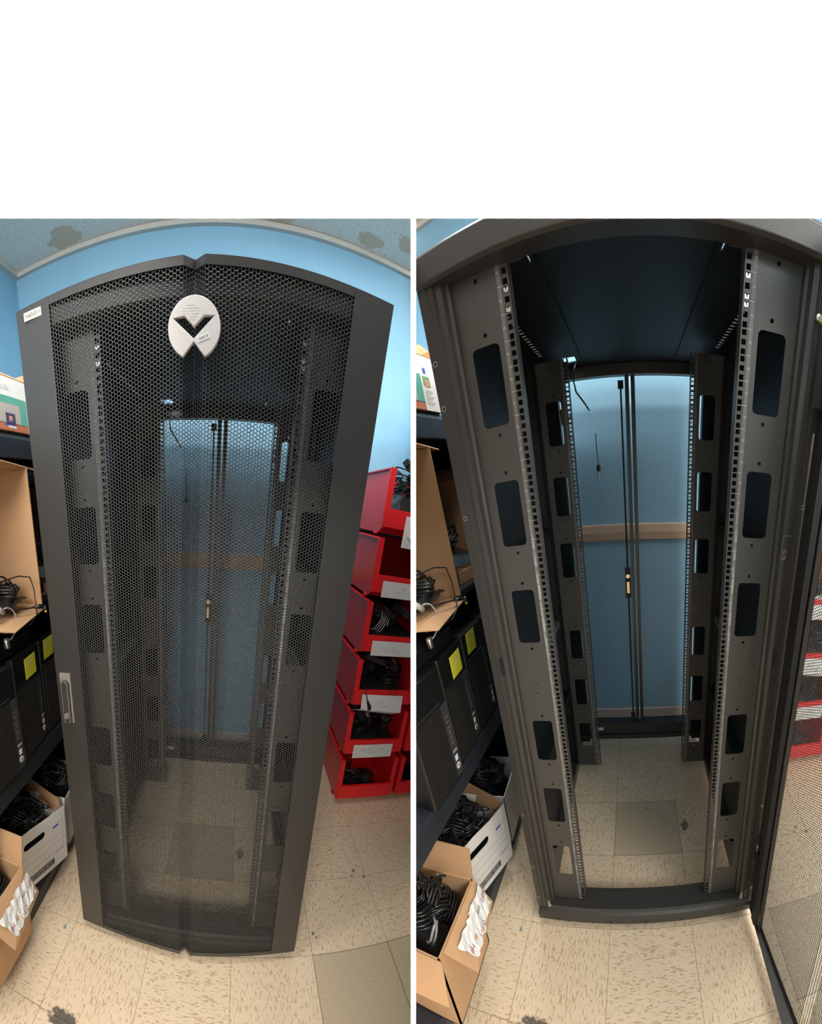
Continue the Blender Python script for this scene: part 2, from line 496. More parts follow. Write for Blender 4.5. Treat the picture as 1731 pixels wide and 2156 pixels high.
shell(ROOM_L, -1, -1.6)
shell(ROOM_R, 1, -1.6)

# ------------------------------------------------------------------ the server rack
U = 0.04445
Z0 = 0.0912
rack = thing('server_rack', 'tall open black server rack, empty inside, its front door swung out', 'server rack', ROOM_R)

# corner posts and frame, front
for sx in (-1, 1):
    m = MB()
    prof = [(-0.400, 0.060), (-0.400, 0.0), (-0.385, 0.0), (-0.383, 0.004), (-0.372, 0.004), (-0.368, 0.012), (-0.357, 0.014), (-0.352, 0.026), (-0.346, 0.028), (-0.346, 0.075)]
    prof = [(x * -sx, y) for x, y in prof]
    m.strip(prof, 0.002 * sx, 0.09, 1.95)
    o = part('front_post', m, POWDER, rack)
    for z in (1.82, 1.735, 1.50, 0.55, 0.30, 0.14):
        h = MB().use(BLACK).cyl((sx * 0.3925, -0.0006, z), (sx * 0.3925, -0.0012, z), 0.0040, 12)
        h.use(ZINC).tube([(sx * 0.3925 + 0.0046 * math.cos(a), -0.0012, z + 0.0046 * math.sin(a)) for a in [2 * PI * k / 12 for k in range(12)]], 0.0007, 4, True)
        part('screw_hole', h, BLACK, rack)
    part('latch_slot', MB().use(BLACK).box(sx * 0.371 - 0.004, sx * 0.371 + 0.004, 0.000, 0.006, 1.07, 1.125), BLACK, rack)
# header and sill
m = MB().prism([(0.0, 1.998), (0.0, 1.949), (0.006, 1.945), (0.05, 1.945), (0.05, 1.985), (1.10, 1.985), (1.10, 1.998)], -0.40, 0.40, 'x')
hd = MB().prism([(-0.012, 1.992), (-0.012, 1.952), (-0.004, 1.947), (0.05, 1.947), (0.05, 1.998), (-0.006, 1.998)], -0.40, 0.40, 'x')
part('header', hd, POWDER, rack, 0.0015)
sl = MB().prism([(-0.002, 0.028), (-0.010, 0.034), (-0.010, 0.058), (-0.004, 0.070), (0.006, 0.074), (0.012, 0.082), (0.078, 0.082), (0.078, 0.098), (0.082, 0.098), (0.082, 0.028)], -0.402, 0.402, 'x')
sl.use(BLACK)
for x in (-0.33, -0.13, 0.0, 0.13, 0.33): sl.cyl((x, -0.0095, 0.044), (x, -0.0115, 0.044), 0.004, 10)
for x in (-0.12, 0.09): sl.cyl((x, 0.077, 0.09), (x, 0.0765, 0.09), 0.004, 10)
sl.mi = [0 if i < 12 else 1 for i in range(len(sl.mi))] if False else sl.mi
o = part('sill', sl, POWDER, rack, 0.001)
if len(sl.mats) == 1:
    o.data.materials.clear(); o.data.materials.append(POWDER); o.data.materials.append(BLACK)
    for i, p in enumerate(o.data.polygons): p.material_index = 0 if i < 12 else 1
for x in (-0.362, 0.362):
    b_ = MB().use(ZINC).cyl((x, 0.012, 0.078), (x, 0.012, 0.108), 0.0055, 12).cyl((x, 0.012, 0.080), (x, 0.012, 0.086), 0.009, 6)
    part('sill_bolt', b_, ZINC, rack)
for (x, y) in ((-0.295, 0.03), (0.293, 0.03), (-0.295, 1.03), (0.293, 1.03)):
    b_ = MB().use(BLACK).cyl((x, y, 0.0), (x, y, 0.012), 0.022, 16, 0.018).cyl((x, y, 0.012), (x, y, 0.03), 0.006, 10)
    part('levelling_foot', b_, BLACK, rack)
# roof with rows of slots and cut-outs
sp_ = [rect(0, 0.55, 0.80, 1.10)]
for sx in (-1, 1):
    for k in range(15): sp_.append(rect(sx * 0.327, 0.405 + 0.029 * k, 0.015, 0.011))
    sp_.append(rect(sx * 0.202, 0.138, 0.0035, 0.062))
sp_.append(rect(-0.235, 0.935, 0.05, 0.075))
sp_.append(rect(0.19, 0.93, 0.004, 0.04))
me = curve_plate(sp_, 0.004); me.materials.append(INNER)
put('roof_panel', me, rack, local=Matrix.Translation((0, 0, 1.988)))
m = MB()
for sx in (-1, 1):
    m.box(sx * 0.187 - 0.0012, sx * 0.187 + 0.0012, 0.08, 1.0, 1.981, 1.985)
part('roof_rib', m, BLACK, rack)
for sx in (-1, 1):
    m = MB().box(min(sx * 0.25, sx * 0.212), max(sx * 0.25, sx * 0.212), 0.134, 0.137, 1.983, 1.986)
    part('roof_bracket', m, GREYST, rack)
# side panels, beams
for sx in (-1, 1):
    a, b = sorted((sx * 0.396, sx * 0.400))
    part('side_panel', MB().box(a, b, 0.06, 1.09, 0.06, 1.985), INNER, rack)
    a, b = sorted((sx * 0.36, sx * 0.396))
    part('bottom_beam', MB().box(a, b, 0.082, 1.02, 0.03, 0.085), POWDER, rack)
    # angled gusset plates low in the side, seen through the lowest rail windows
    g_ = MB().prism([(0.09, 0.085), (0.09, 0.30), (0.16, 0.20), (0.30, 0.085)], min(sx * 0.352, sx * 0.356), max(sx * 0.352, sx * 0.356), 'x')
    part('gusset', g_, POWDER, rack)
    for z in (0.52, 1.34): part('side_brace', MB().box(a, b, 0.08, 1.0, z, z + 0.03), INNER, rack)
    part('side_brace', MB().box(a, b, 0.08, 0.76, 0.93, 0.955), GREYST, rack, label='light grey metal side brace')
    # rear posts
    m = MB()
    prof = [(sx * 0.398, 1.04), (sx * 0.398, 1.092), (sx * 0.365, 1.092), (sx * 0.362, 1.085), (sx * 0.316, 1.083), (sx * 0.316, 1.04)]
    m.strip(prof, 0.002, 0.05, 1.98)
    m.box(*sorted((sx * 0.316, sx * 0.396)), 1.038, 1.040, 0.05, 1.98)
    m.strip([(sx * 0.392, 0.80), (sx * 0.365, 0.80), (sx * 0.362, 0.79), (sx * 0.347, 0.787), (sx * 0.347, 0.86)], 0.002, 0.09, 1.96)
    m.box(*sorted((sx * 0.30, sx * 0.392)), 0.90, 0.91, 1.335, 1.350)
    part('rear_post', m, INNER, rack)


# mounting rails with square holes and windows
def rail_mesh():
    zb, zt = Z0 - 0.004, 1.957
    sp = [[(0.240, zb), (0.346, zb), (0.346, zt), (0.240, zt)]]
    wins = [(1.679, 1.829), (1.414, 1.564), (1.150, 1.300), (0.746, 0.894), (0.482, 0.630), (0.218, 0.366)]
    for a, b in wins:
        sp.append(rect(0.2925, (a + b) / 2, 0.061, b - a, 0.010))
        for z in (a - 0.018, b + 0.018): sp.append(circ(0.289, z, 0.0042))
    for z in (1.938, 1.02, 0.99): sp.append(circ(0.293, z, 0.0040 if z > 1.5 else 0.0022))
    wide = curve_plate(sp, 0.002)
    # the strip of square holes: two runners and the webs between the holes
    m = MB().box(0.225, 0.22775, zb, zt, -0.001, 0.001).box(0.23725, 0.240, zb, zt, -0.001, 0.001)
    edges = [zb]
    for u in range(42):
        for dz in (0.0063, 0.0222, 0.0381): edges += [Z0 + u * U + dz - 0.00475, Z0 + u * U + dz + 0.00475]
    edges.append(zt)
    for k in range(0, len(edges), 2): m.box(0.22775, 0.23725, edges[k], edges[k + 1], -0.001, 0.001)
    m.add([tuple(v.co) for v in wide.vertices], [tuple(p.vertices) for p in wide.polygons])
    bpy.data.meshes.remove(wide)
    return m.mesh('mounting_rail')


RAIL = rail_mesh(); RAIL.materials.append(RAILM)
num = '\n'.join(str(k) for k in range(42, 0, -1))
for (y, back) in ((0.0445, False), (0.785, True)):
    for sx in (-1, 1):
        # the plate lies in x-z; mirrored for the left rail
        M = Matrix(((sx, 0, 0, 0), (0, 0, 1, y), (0, 1, 0, 0), (0, 0, 0, 1)))
        me = RAIL.copy(); me.transform(M)
        bm = bmesh.new(); bm.from_mesh(me); bmesh.ops.recalc_face_normals(bm, faces=bm.faces); bm.to_mesh(me); bm.free()
        r_ = put('rear_mounting_rail' if back else 'front_mounting_rail', me, rack)
        fl = MB().box(*sorted((sx * 0.225, sx * 0.2268)), y + 0.001, y + 0.03, Z0 - 0.004, 1.960)
        fl.box(*sorted((sx * 0.344, sx * 0.346)), y + 0.001, y + 0.04, Z0 - 0.004, 1.957)
        part('rail_flange', fl, RAILM, r_)
        pr = MB().use(mat('rail_print_strip', (0.13, 0.125, 0.12), 0.5)).box(*sorted((sx * 0.2415, sx * 0.2500)), y - 0.0016, y - 0.001, Z0, Z0 + 42 * U)
        pr.use(PRINT)
        for k in range(1, 43): pr.box(*sorted((sx * 0.2385, sx * 0.2485)), y - 0.0020, y - 0.0012, Z0 + (k - 1) * U - 0.0004, Z0 + (k - 1) * U + 0.0004)
        if not back:
            t = text_mesh(num, 0.0062, 0.0002)
            zs = [v.co.y for v in t.vertices]; y1, y0 = max(zs), min(zs)
            sc = (41 * U + 0.0045) / (y1 - y0)
            for v in t.vertices:
                line = round((y1 - v.co.y - 0.0022) * sc / U)
                zc = Z0 + (41 - line) * U + U / 2
                frac = (v.co.y - (y1 - line * U / sc)) + 0.0022
                v.co = Vector((sx * 0.2462 + v.co.x, y - 0.0022 - (0.0002 if v.co.z > 0 else 0), zc + frac))
            pr.add([tuple(v.co) for v in t.vertices], [tuple(p.vertices) for p in t.polygons])
        part('unit_scale', pr, PRINT, r_)
# cage nuts clipped in the upper holes
for (sx, y, us) in ((-1, 0.0445, [(40, 2), (40, 0)]), (1, 0.0445, [(40, 2), (40, 0), (39, 2)]), (-1, 0.785, [(36, 0), (37, 2)]), (1, 0.785, [(38, 0), (37, 1)])):
    for (u, k) in us:
        z = Z0 + u * U + (0.0063, 0.0222, 0.0381)[k]; x = sx * 0.2325
        c_ = MB().use(ZINC)
        c_.box(x - 0.0044, x + 0.0044, y - 0.002, y + 0.006, z - 0.0044, z - 0.0018).box(x - 0.0044, x - 0.0018, y - 0.002, y + 0.006, z - 0.0044, z + 0.003)
        c_.box(x + 0.0018, x + 0.0044, y - 0.002, y + 0.006, z - 0.0044, z + 0.003).box(x - 0.0044, x + 0.0044, y + 0.004, y + 0.007, z - 0.0044, z + 0.0044)
        part('cage_nut', c_, ZINC, rack)
# rear frame and split rear doors
part('rear_sill', MB().box(-0.398, 0.398, 1.045, 1.095, 0.085, 0.175).box(-0.398, 0.398, 1.03, 1.045, 0.075, 0.10), POWDER, rack, 0.001)
part('rear_lintel', MB().box(-0.345, 0.345, 1.05, 1.095, 1.945, 1.985), POWDER, rack, 0.001)
part('rating_label', MB().box(-0.268, -0.225, 1.0435, 1.045, 0.130, 0.150), PAPER, rack, label='small white label')
HS = hex_sheet(0.335, 1.78, 0.00453, 0.00125, 0.0)
HS.materials.append(MESHM)
for sx in (-1, 1):
    rd = part('rear_door', MB().box(*sorted((sx * 0.004, sx * 0.022)), 1.095, 1.115, 0.16, 1.965).box(*sorted((sx * 0.352, sx * 0.395)), 1.095, 1.115, 0.16, 1.965)
              .box(*sorted((sx * 0.004, sx * 0.395)), 1.095, 1.115, 0.155, 0.175).box(*sorted((sx * 0.004, sx * 0.395)), 1.095, 1.115, 1.950, 1.970), POWDER, rack)
    M = Matrix.Translation((0.018 if sx > 0 else -0.353, 1.105, 0.172))
    put('mesh_panel', HS, rd, local=M)
part('latch_rod', MB().cyl((-0.040, 1.085, 0.19), (-0.040, 1.085, 1.93), 0.004, 10).box(-0.052, -0.028, 1.08, 1.092, 1.90, 1.93).box(-0.052, -0.028, 1.08, 1.092, 0.20, 0.225), BLACK, rack)
lt = MB().use(BLACK).box(-0.055, -0.026, 1.080, 1.094, 0.955, 1.115).use(BRASS).box(-0.047, -0.033, 1.068, 1.082, 0.985, 1.045).cyl((-0.040, 1.082, 1.075), (-0.040, 1.066, 1.075), 0.011, 16)
part('rear_latch', lt, BRASS, rack, label='brass coloured latch')
# hanging leads inside
wv = MB().use(CABLE).tube([(-0.205, 0.93, 1.98), (-0.218, 0.92, 1.95), (-0.222, 0.91, 1.91), (-0.214, 0.90, 1.87), (-0.185, 0.89, 1.83), (-0.165, 0.885, 1.80)], 0.003, 8)
part('loose_wire', wv, CABLE, rack, smooth=True)
wv = MB().use(CABLE).tube([(-0.150, 0.93, 1.72), (-0.149, 0.93, 1.65), (-0.146, 0.93, 1.60)], 0.0018, 6).cyl((-0.146, 0.93, 1.60), (-0.146, 0.93, 1.575), 0.008, 10).use(ZINC).cyl((-0.146, 0.93, 1.575), (-0.146, 0.93, 1.55), 0.0045, 10)
part('hanging_key', wv, CABLE, rack)
gw = MB().use(GREEN).tube([(-0.30, 1.00, 1.83), (-0.296, 0.99, 1.80), (-0.292, 0.99, 1.77)], 0.005, 8).use(YELLOW).tube([(-0.294, 0.985, 1.83), (-0.290, 0.975, 1.80), (-0.286, 0.98, 1.76)], 0.004, 8)
part('ground_wire', gw, GREEN, rack, smooth=True)

# front door: a shallow tent with a V groove down its middle, built closed, hinge line at x = +0.405
DX = [-0.400, -0.0205, 0.0, 0.0205, 0.400]; DY = [-0.017, -0.046, -0.028, -0.046, -0.017]
hinge = Vector((0.402, -0.012, 0))
door = MB()
sl_ = (DY[1] - DY[0]) / (DX[1] - DX[0])


def dy(x): return float(np.interp(x, DX, DY))


for sx in (-1, 1):
    xa, xb = sx * 0.400, sx * 0.314
    q = [(xa, dy(xa)), (xb, dy(xb)), (xb, dy(xb) + 0.0015), (xb, dy(xb) + 0.012), (xb - 0.0015 * -sx, dy(xb) + 0.012), (xa - sx * 0.0, -0.001), (xa, -0.001)]
    door.prism([(xa, dy(xa)), (xb, dy(xb)), (xb, dy(xb) + 0.0015), (xa - sx * 0.0015, dy(xa) + 0.0015), (xa - sx * 0.0015, -0.002), (xa, -0.002)], 0.044, 1.998)
    door.box(*sorted((xb, xb + sx * 0.0015)), dy(xb), dy(xb) + 0.014, 0.05, 1.99)
    door.box(*sorted((xb, xb + sx * 0.022)), dy(xb) + 0.0125, dy(xb) + 0.014, 0.05, 1.99)


def band(z0, z1, t):
    xs = [-0.3135, -0.0205, 0.0, 0.0205, 0.3135]
    top = [(x, dy(x)) for x in xs]; bot = [(x, dy(x) + t) for x in xs][::-1]
    door.prism(top + bot, z0, z1)


band(1.984, 1.998, 0.0015); band(0.044, 0.060, 0.0015)
cap = [(x, dy(x)) for x in DX] + [(0.400, -0.002), (-0.400, -0.002)]
door.prism(cap, 1.9982, 1.9992); door.prism(cap, 0.0428, 0.0438)
door.v = [tuple(Vector(v) - hinge) for v in door.v]
fd = part('front_door', door, POWDER, rack, local=Matrix.Translation(hinge))
xs = np.array([-0.316, -0.0205, 0.0, 0.0205, 0.316]); ys = np.array([dy(x) for x in xs]) + 0.0004
HF = hex_sheet(0.640, 1.926, 0.00453, 0.00135, 0.0012, (xs, ys)); HF.materials.append(MESHM)
put('mesh_panel', HF, fd, local=Matrix.Translation(Vector((0, 0, 0.059)) - hinge))
# stiffening channels on the inside of the door
for pr_ in ([(0.318, -0.004), (0.318, 0.010), (0.345, 0.010), (0.345, -0.002)], [(-0.345, -0.004), (-0.345, 0.010), (-0.318, 0.010), (-0.318, -0.002)]):
    ch = MB(); ch.strip(pr_, 0.0015, 0.08, 1.96)
    ch.v = [tuple(Vector(v) - hinge) for v in ch.v]
    part('stiffener', ch, BLACK, fd)
for z in (1.70, 0.22):
    hb = MB().box(0.372, 0.398, -0.006, 0.016, z, z + 0.12)
    hb.v = [tuple(Vector(v) - hinge) for v in hb.v]
    part('hinge_bracket', hb, POWDER, fd)
# swing handle with key lock
hm = MB().use(HANDLE)
x0, y0 = -0.366, dy(-0.366) - 0.0005
hm.prism([(-0.0175, -0.082), (0.0175, -0.082), (0.0175, 0.082), (-0.0175, 0.082)], y0 - 0.009, y0, 'y')
lo = [(0.0125 * math.cos(a), 0.050 + 0.0125 * math.sin(a)) for a in [PI * k / 12 for k in range(13)]] + [(-0.0125, -0.078), (0.0125, -0.078)]
hm.use(POWDER).prism(lo, y0 - 0.018, y0 - 0.009, 'y')
hm.use(HANDLE).prism([(p[0] * 0.82, p[1] * 0.985 - 0.0) for p in lo], y0 - 0.020, y0 - 0.018, 'y')
hm.use(POWDER).prism([(p[0] * 0.70, p[1] * 0.97 - 0.0) for p in lo], y0 - 0.0205, y0 - 0.020, 'y')
hm.use(ZINC).cyl((0.0, y0 - 0.018, -0.052), (0.0, y0 - 0.027, -0.052), 0.0085, 20)
hm.use(GREYST).cyl((0.0, y0 - 0.027, -0.052), (0.0, y0 - 0.0275, -0.052), 0.006, 16)
hm.v = [tuple(Vector((v[0] + x0, v[1], v[2] + 1.024)) - hinge) for v in hm.v]
part('handle', hm, HANDLE, fd, 0.0008, label='grey swing handle with round key lock')
# asset label
lb = MB().use(LABELP).box(-0.378, -0.334, -0.0225, -0.0205, 1.972, 1.988)
write(lb, 'N63-E11', 0.0105, basis((-0.3545, -0.0227, 1.9798), (1, 0, 0), (0, 0, 1)), INK, ext=0.0002)
lb.v = [tuple(Vector(v) - hinge) for v in lb.v]
part('asset_label', lb, LABELP, fd, label='small cream label with black letters')
# round emblem with a V cut through it
arc = []
a0, a1 = math.radians(-64), math.radians(180 + 64)
for k in range(61):
    a = a0 + (a1 - a0) * k / 60
    arc.append((0.0500 * math.cos(a), 0.0500 * math.sin(a)))
outer = arc + [(-0.0004, -0.0200)]
V_ = [(-0.0435, 0.0172), (-0.019, 0.0205), (-0.0005, 0.0035), (0.0185, 0.0205), (0.0425, 0.0205), (-0.0004, -0.0186)]
cu = bpy.data.curves.new('emblem', 'CURVE'); cu.dimensions = '2D'; cu.fill_mode = 'BOTH'; cu.extrude = 0.0045; cu.bevel_depth = 0.0012; cu.bevel_resolution = 2
for pts in (outer, V_):
    sp = cu.splines.new('POLY'); sp.points.add(len(pts) - 1)
    for i, p in enumerate(pts): sp.points[i].co = (p[0], p[1], 0, 1)
    sp.use_cyclic_u = True
eo = bpy.data.objects.new('emblem', cu); COL.objects.link(eo)
dg = bpy.context.evaluated_depsgraph_get(); dg.update()
em = bpy.data.meshes.new_from_object(eo.evaluated_get(dg)); bpy.data.objects.remove(eo)
em.materials.clear(); em.materials.append(EMBLEM)
em.transform(basis(Vector((0.003, -0.054, 1.882)) - hinge, (1, 0, 0), (0, 0, 1)))
emb = put('emblem', em, fd); emb['label'] = 'round light grey plastic emblem with a V cut through'
st = MB().use(PAPER)
st.sheet([Vector((0.012, -0.0602, 1.858)) - hinge, Vector((0.035, -0.0602, 1.866)) - hinge, Vector((0.032, -0.0602, 1.875)) - hinge, Vector((0.009, -0.0602, 1.867)) - hinge], 0.0003, Vector((0, -1, 0)))
write(st, '$400.00', 0.0058, basis(Vector((0.022, -0.0607, 1.8665)) - hinge, (0.94, 0, 0.34), (-0.34, 0, 0.94)), INK, ext=0.0001)
part('price_sticker', st, PAPER, fd, label='small white price sticker')
sm = MB().use(GREYPR)
for k in range(7):
    wdt = (0.011, 0.017, 0.019, 0.017, 0.012, 0.007, 0.004)[k]; zc = 1.917 - 0.0045 * k
    for q in range(int(wdt / 0.0022)):
        if rnd.random() < 0.75: sm.box(-0.001 - wdt + q * 0.0044, 0.0012 - wdt + q * 0.0044 + 0.001, -0.0600, -0.0598, zc, zc + 0.0007)
sm.v = [tuple(Vector(v) - hinge) for v in sm.v]
part('scuff_mark', sm, GREYPR, fd, label='faint grey dashes on the emblem')
# hinge and wire at the open door's side post
for z in (1.66, 0.30):
    hw = MB().use(POWDER).box(0.386, 0.402, -0.008, 0.002, z, z + 0.13)
    hw.use(ZINC).cyl((0.394, -0.010, z + 0.05), (0.394, -0.010, z + 0.08), 0.005, 12).cyl((0.394, -0.014, z + 0.062), (0.394, -0.004, z + 0.062), 0.006, 10)
    part('hinge', hw, ZINC, rack)

# the closed twin in the left bay shares the meshes
rackL = dup(rack, ROOM_L.copy(), 'tall black server rack with closed perforated door, round grey emblem and swing handle')
# open the door of the right one, and give it its earth wire
fd.matrix_local = Matrix.Translation(hinge) @ Matrix.Rotation(math.radians(90), 4, 'Z')
ew = MB().use(GREEN).tube([(0.372, 0.004, 1.86), (0.380, -0.02, 1.85), (0.392, -0.035, 1.82), (0.398, -0.03, 1.79)], 0.0022, 8)
ew.use(YELLOW).tube([(0.375, 0.004, 1.858), (0.383, -0.022, 1.845), (0.393, -0.038, 1.815), (0.399, -0.032, 1.79)], 0.0018, 8)
ew.use(ZINC).cyl((0.372, 0.006, 1.862), (0.372, -0.004, 1.862), 0.006, 12)
part('earth_wire', ew, GREEN, rack, smooth=True, label='green and yellow earth wire')
bk = MB().use(ZINC).box(0.352, 0.374, -0.0015, 0.0, 1.430, 1.432).box(0.352, 0.3535, -0.0015, 0, 1.37, 1.432)
for z in (1.392, 1.378): bk.tube([(0.360 + 0.004 * math.cos(a), -0.002, z + 0.004 * math.sin(a)) for a in [2 * PI * k / 10 for k in range(10)]], 0.0009, 4, True)
part('catch_plate', bk, ZINC, rack)


# ------------------------------------------------------------------ cable heaps
def heap(seed, hx, hy, depth, loops, r=0.0032, mound=0.6, grey=0.06, tips=3):
    """tangle of leads in a box shaped space centred on x,y with its bottom at z = 0"""
    R = random.Random(seed); mb = MB().use(CABLE)
    n = 12; grid = {}; vs = []; fs = []
    for i in range(n + 1):
        for j in range(n + 1):
            x = -hx + 2 * hx * i / n; y = -hy + 2 * hy * j / n
            b = (1 - (abs(x) / hx) ** 4) * (1 - (abs(y) / hy) ** 4)
            vs.append((x * 0.97, y * 0.97, depth * mound * (0.55 + 0.45 * b) + R.uniform(-0.012, 0.012)))
    for i in range(n):
        for j in range(n): fs.append((i * (n + 1) + j, (i + 1) * (n + 1) + j, (i + 1) * (n + 1) + j + 1, i * (n + 1) + j + 1))
    mb.add(vs, fs)
    for q in range(loops):
        mb.use(CABLEG if R.random() < grey else CABLE)
        kind = R.random()
        cx, cy = R.uniform(-hx, hx) * 0.62, R.uniform(-hy, hy) * 0.62
        zc = depth * (mound + R.uniform(-0.08, 0.42) * (1 - (abs(cx) / hx) ** 2 * 0.6))
        tilt = R.uniform(0.1, 1.35); az = R.uniform(0, 2 * PI)
        ra = R.uniform(0.25, 0.5) * min(hx, hy); rb = ra * R.uniform(0.45, 1.0)
        M = Matrix.Rotation(az, 3, 'Z') @ Matrix.Rotation(tilt, 3, 'X')
        turns = R.choice((1.6, 2.7, 4.6)) if kind < 0.7 else 0.8
        pts = []; ns = int(turns * 14) + 6
        for k in range(ns):
            t = 2 * PI * turns * k / (ns - 1)
            p = M @ Vector(((ra + 0.006 * math.sin(3.1 * t + q)) * math.cos(t), (rb + 0.005 * math.cos(2.3 * t)) * math.sin(t), 0.012 * turns * (k / ns - 0.5)))
            x = max(-hx, min(hx, cx + p.x)); y = max(-hy, min(hy, cy + p.y)); z = max(0.01, zc + p.z)
            pts.append((x, y, z))
        mb.tube(pts, r * R.uniform(0.7, 1.2), 6)
        if q < tips:
            e = Vector(pts[-1]); d = (e - Vector(pts[-3])).normalized()
            mb.use(BRICK).cyl(e, e + d * 0.022, 0.005, 8)
            mb.use(BRASS if q % 2 else ZINC).cyl(e + d * 0.022, e + d * 0.032, 0.0027, 8)
    return mb


def adapter_mesh():
    m = MB().use(BRICK).box(-0.055, 0.055, -0.024, 0.024, 0.0, 0.030)
    m.use(PRINT).box(-0.022, 0.022, -0.015, 0.015, 0.0299, 0.0303)
    m.use(BRICK).cyl((0.055, 0, 0.015), (0.075, 0, 0.015), 0.006, 8, 0.0035)
    m.cyl((-0.055, 0, 0.015), (-0.07, 0, 0.015), 0.008, 8, 0.007)
    return m


# ------------------------------------------------------------------ red stacking bins
BW, BD, BH = 0.352, 0.52, 0.290
BX, BY, BP = 0.742, 0.773, 0.3045


def bin_mesh():
    m = MB().use(REDP); t = 0.006
    side = [(0.075, 0.004), (BD, 0.004), (BD, BH), (0.030, BH), (0.006, BH - 0.02), (0.004, 0.035)]
    for x in (0.010, BW - 0.010 - t): m.prism(side, x, x + t, 'x')
    m.box(0.012, BW - 0.012, 0.07, BD, 0.004, 0.010)                               # bottom
    m.box(0.012, BW - 0.012, BD - 0.006, BD, 0.004, BH)                            # back
    m.prism([(0.0, 0.034), (0.075, 0.004), (0.079, 0.010), (0.006, 0.038)], 0.012, BW - 0.012, 'x')   # sloping underside
    m.prism([(-0.006, 0.034), (0.002, 0.034), (0.002, 0.104), (0.012, 0.114), (0.010, 0.118), (-0.008, 0.118), (-0.008, 0.106)], 0.006, BW - 0.006, 'x')   # lip
    for sx in (0, 1):                                                              # front posts and top flange
        a = 0.0 if sx == 0 else BW - 0.028
        m.prism([(a, 0.0), (a + 0.028, 0.0), (a + 0.028, 0.014), (a, 0.020)], 0.034, BH - 0.012, 'z')
        m.prism([(a, 0.0), (a + 0.028, 0.0), (a + 0.024, 0.03), (a + 0.004, 0.03)], BH - 0.012, BH - 0.002, 'z')
        b = 0.0 if sx == 0 else BW - 0.014
        m.box(b, b + 0.014, 0.02, BD, BH - 0.010, BH - 0.004)
        m.box(b + 0.001, b + 0.013, 0.078, 0.11, -0.004, 0.005)
        c = 0.016 if sx == 0 else BW - 0.019
        m.prism([(0.012, 0.112), (0.075, 0.112), (0.075, 0.114), (0.030, 0.17), (0.012, 0.175)], c, c + 0.003, 'x')
    return m


binmb = bin_mesh()
BINME = binmb.mesh('stacking_bin'); fix_normals(BINME)
CARDS = {5: ('printed', 'Laptop Power Supply\nLenovo\n20V 4.5A\n90W'), 4: ('hand', 'HP\n18.5v  4.9A'), 3: ('hand', 'Dell\n19.5v 3.34A'), 2: ('fold', 'Dell\n19.5v 3.34A'), 1: ('hand', 'Dell  19.5v  4.62A\nsmall tip')}


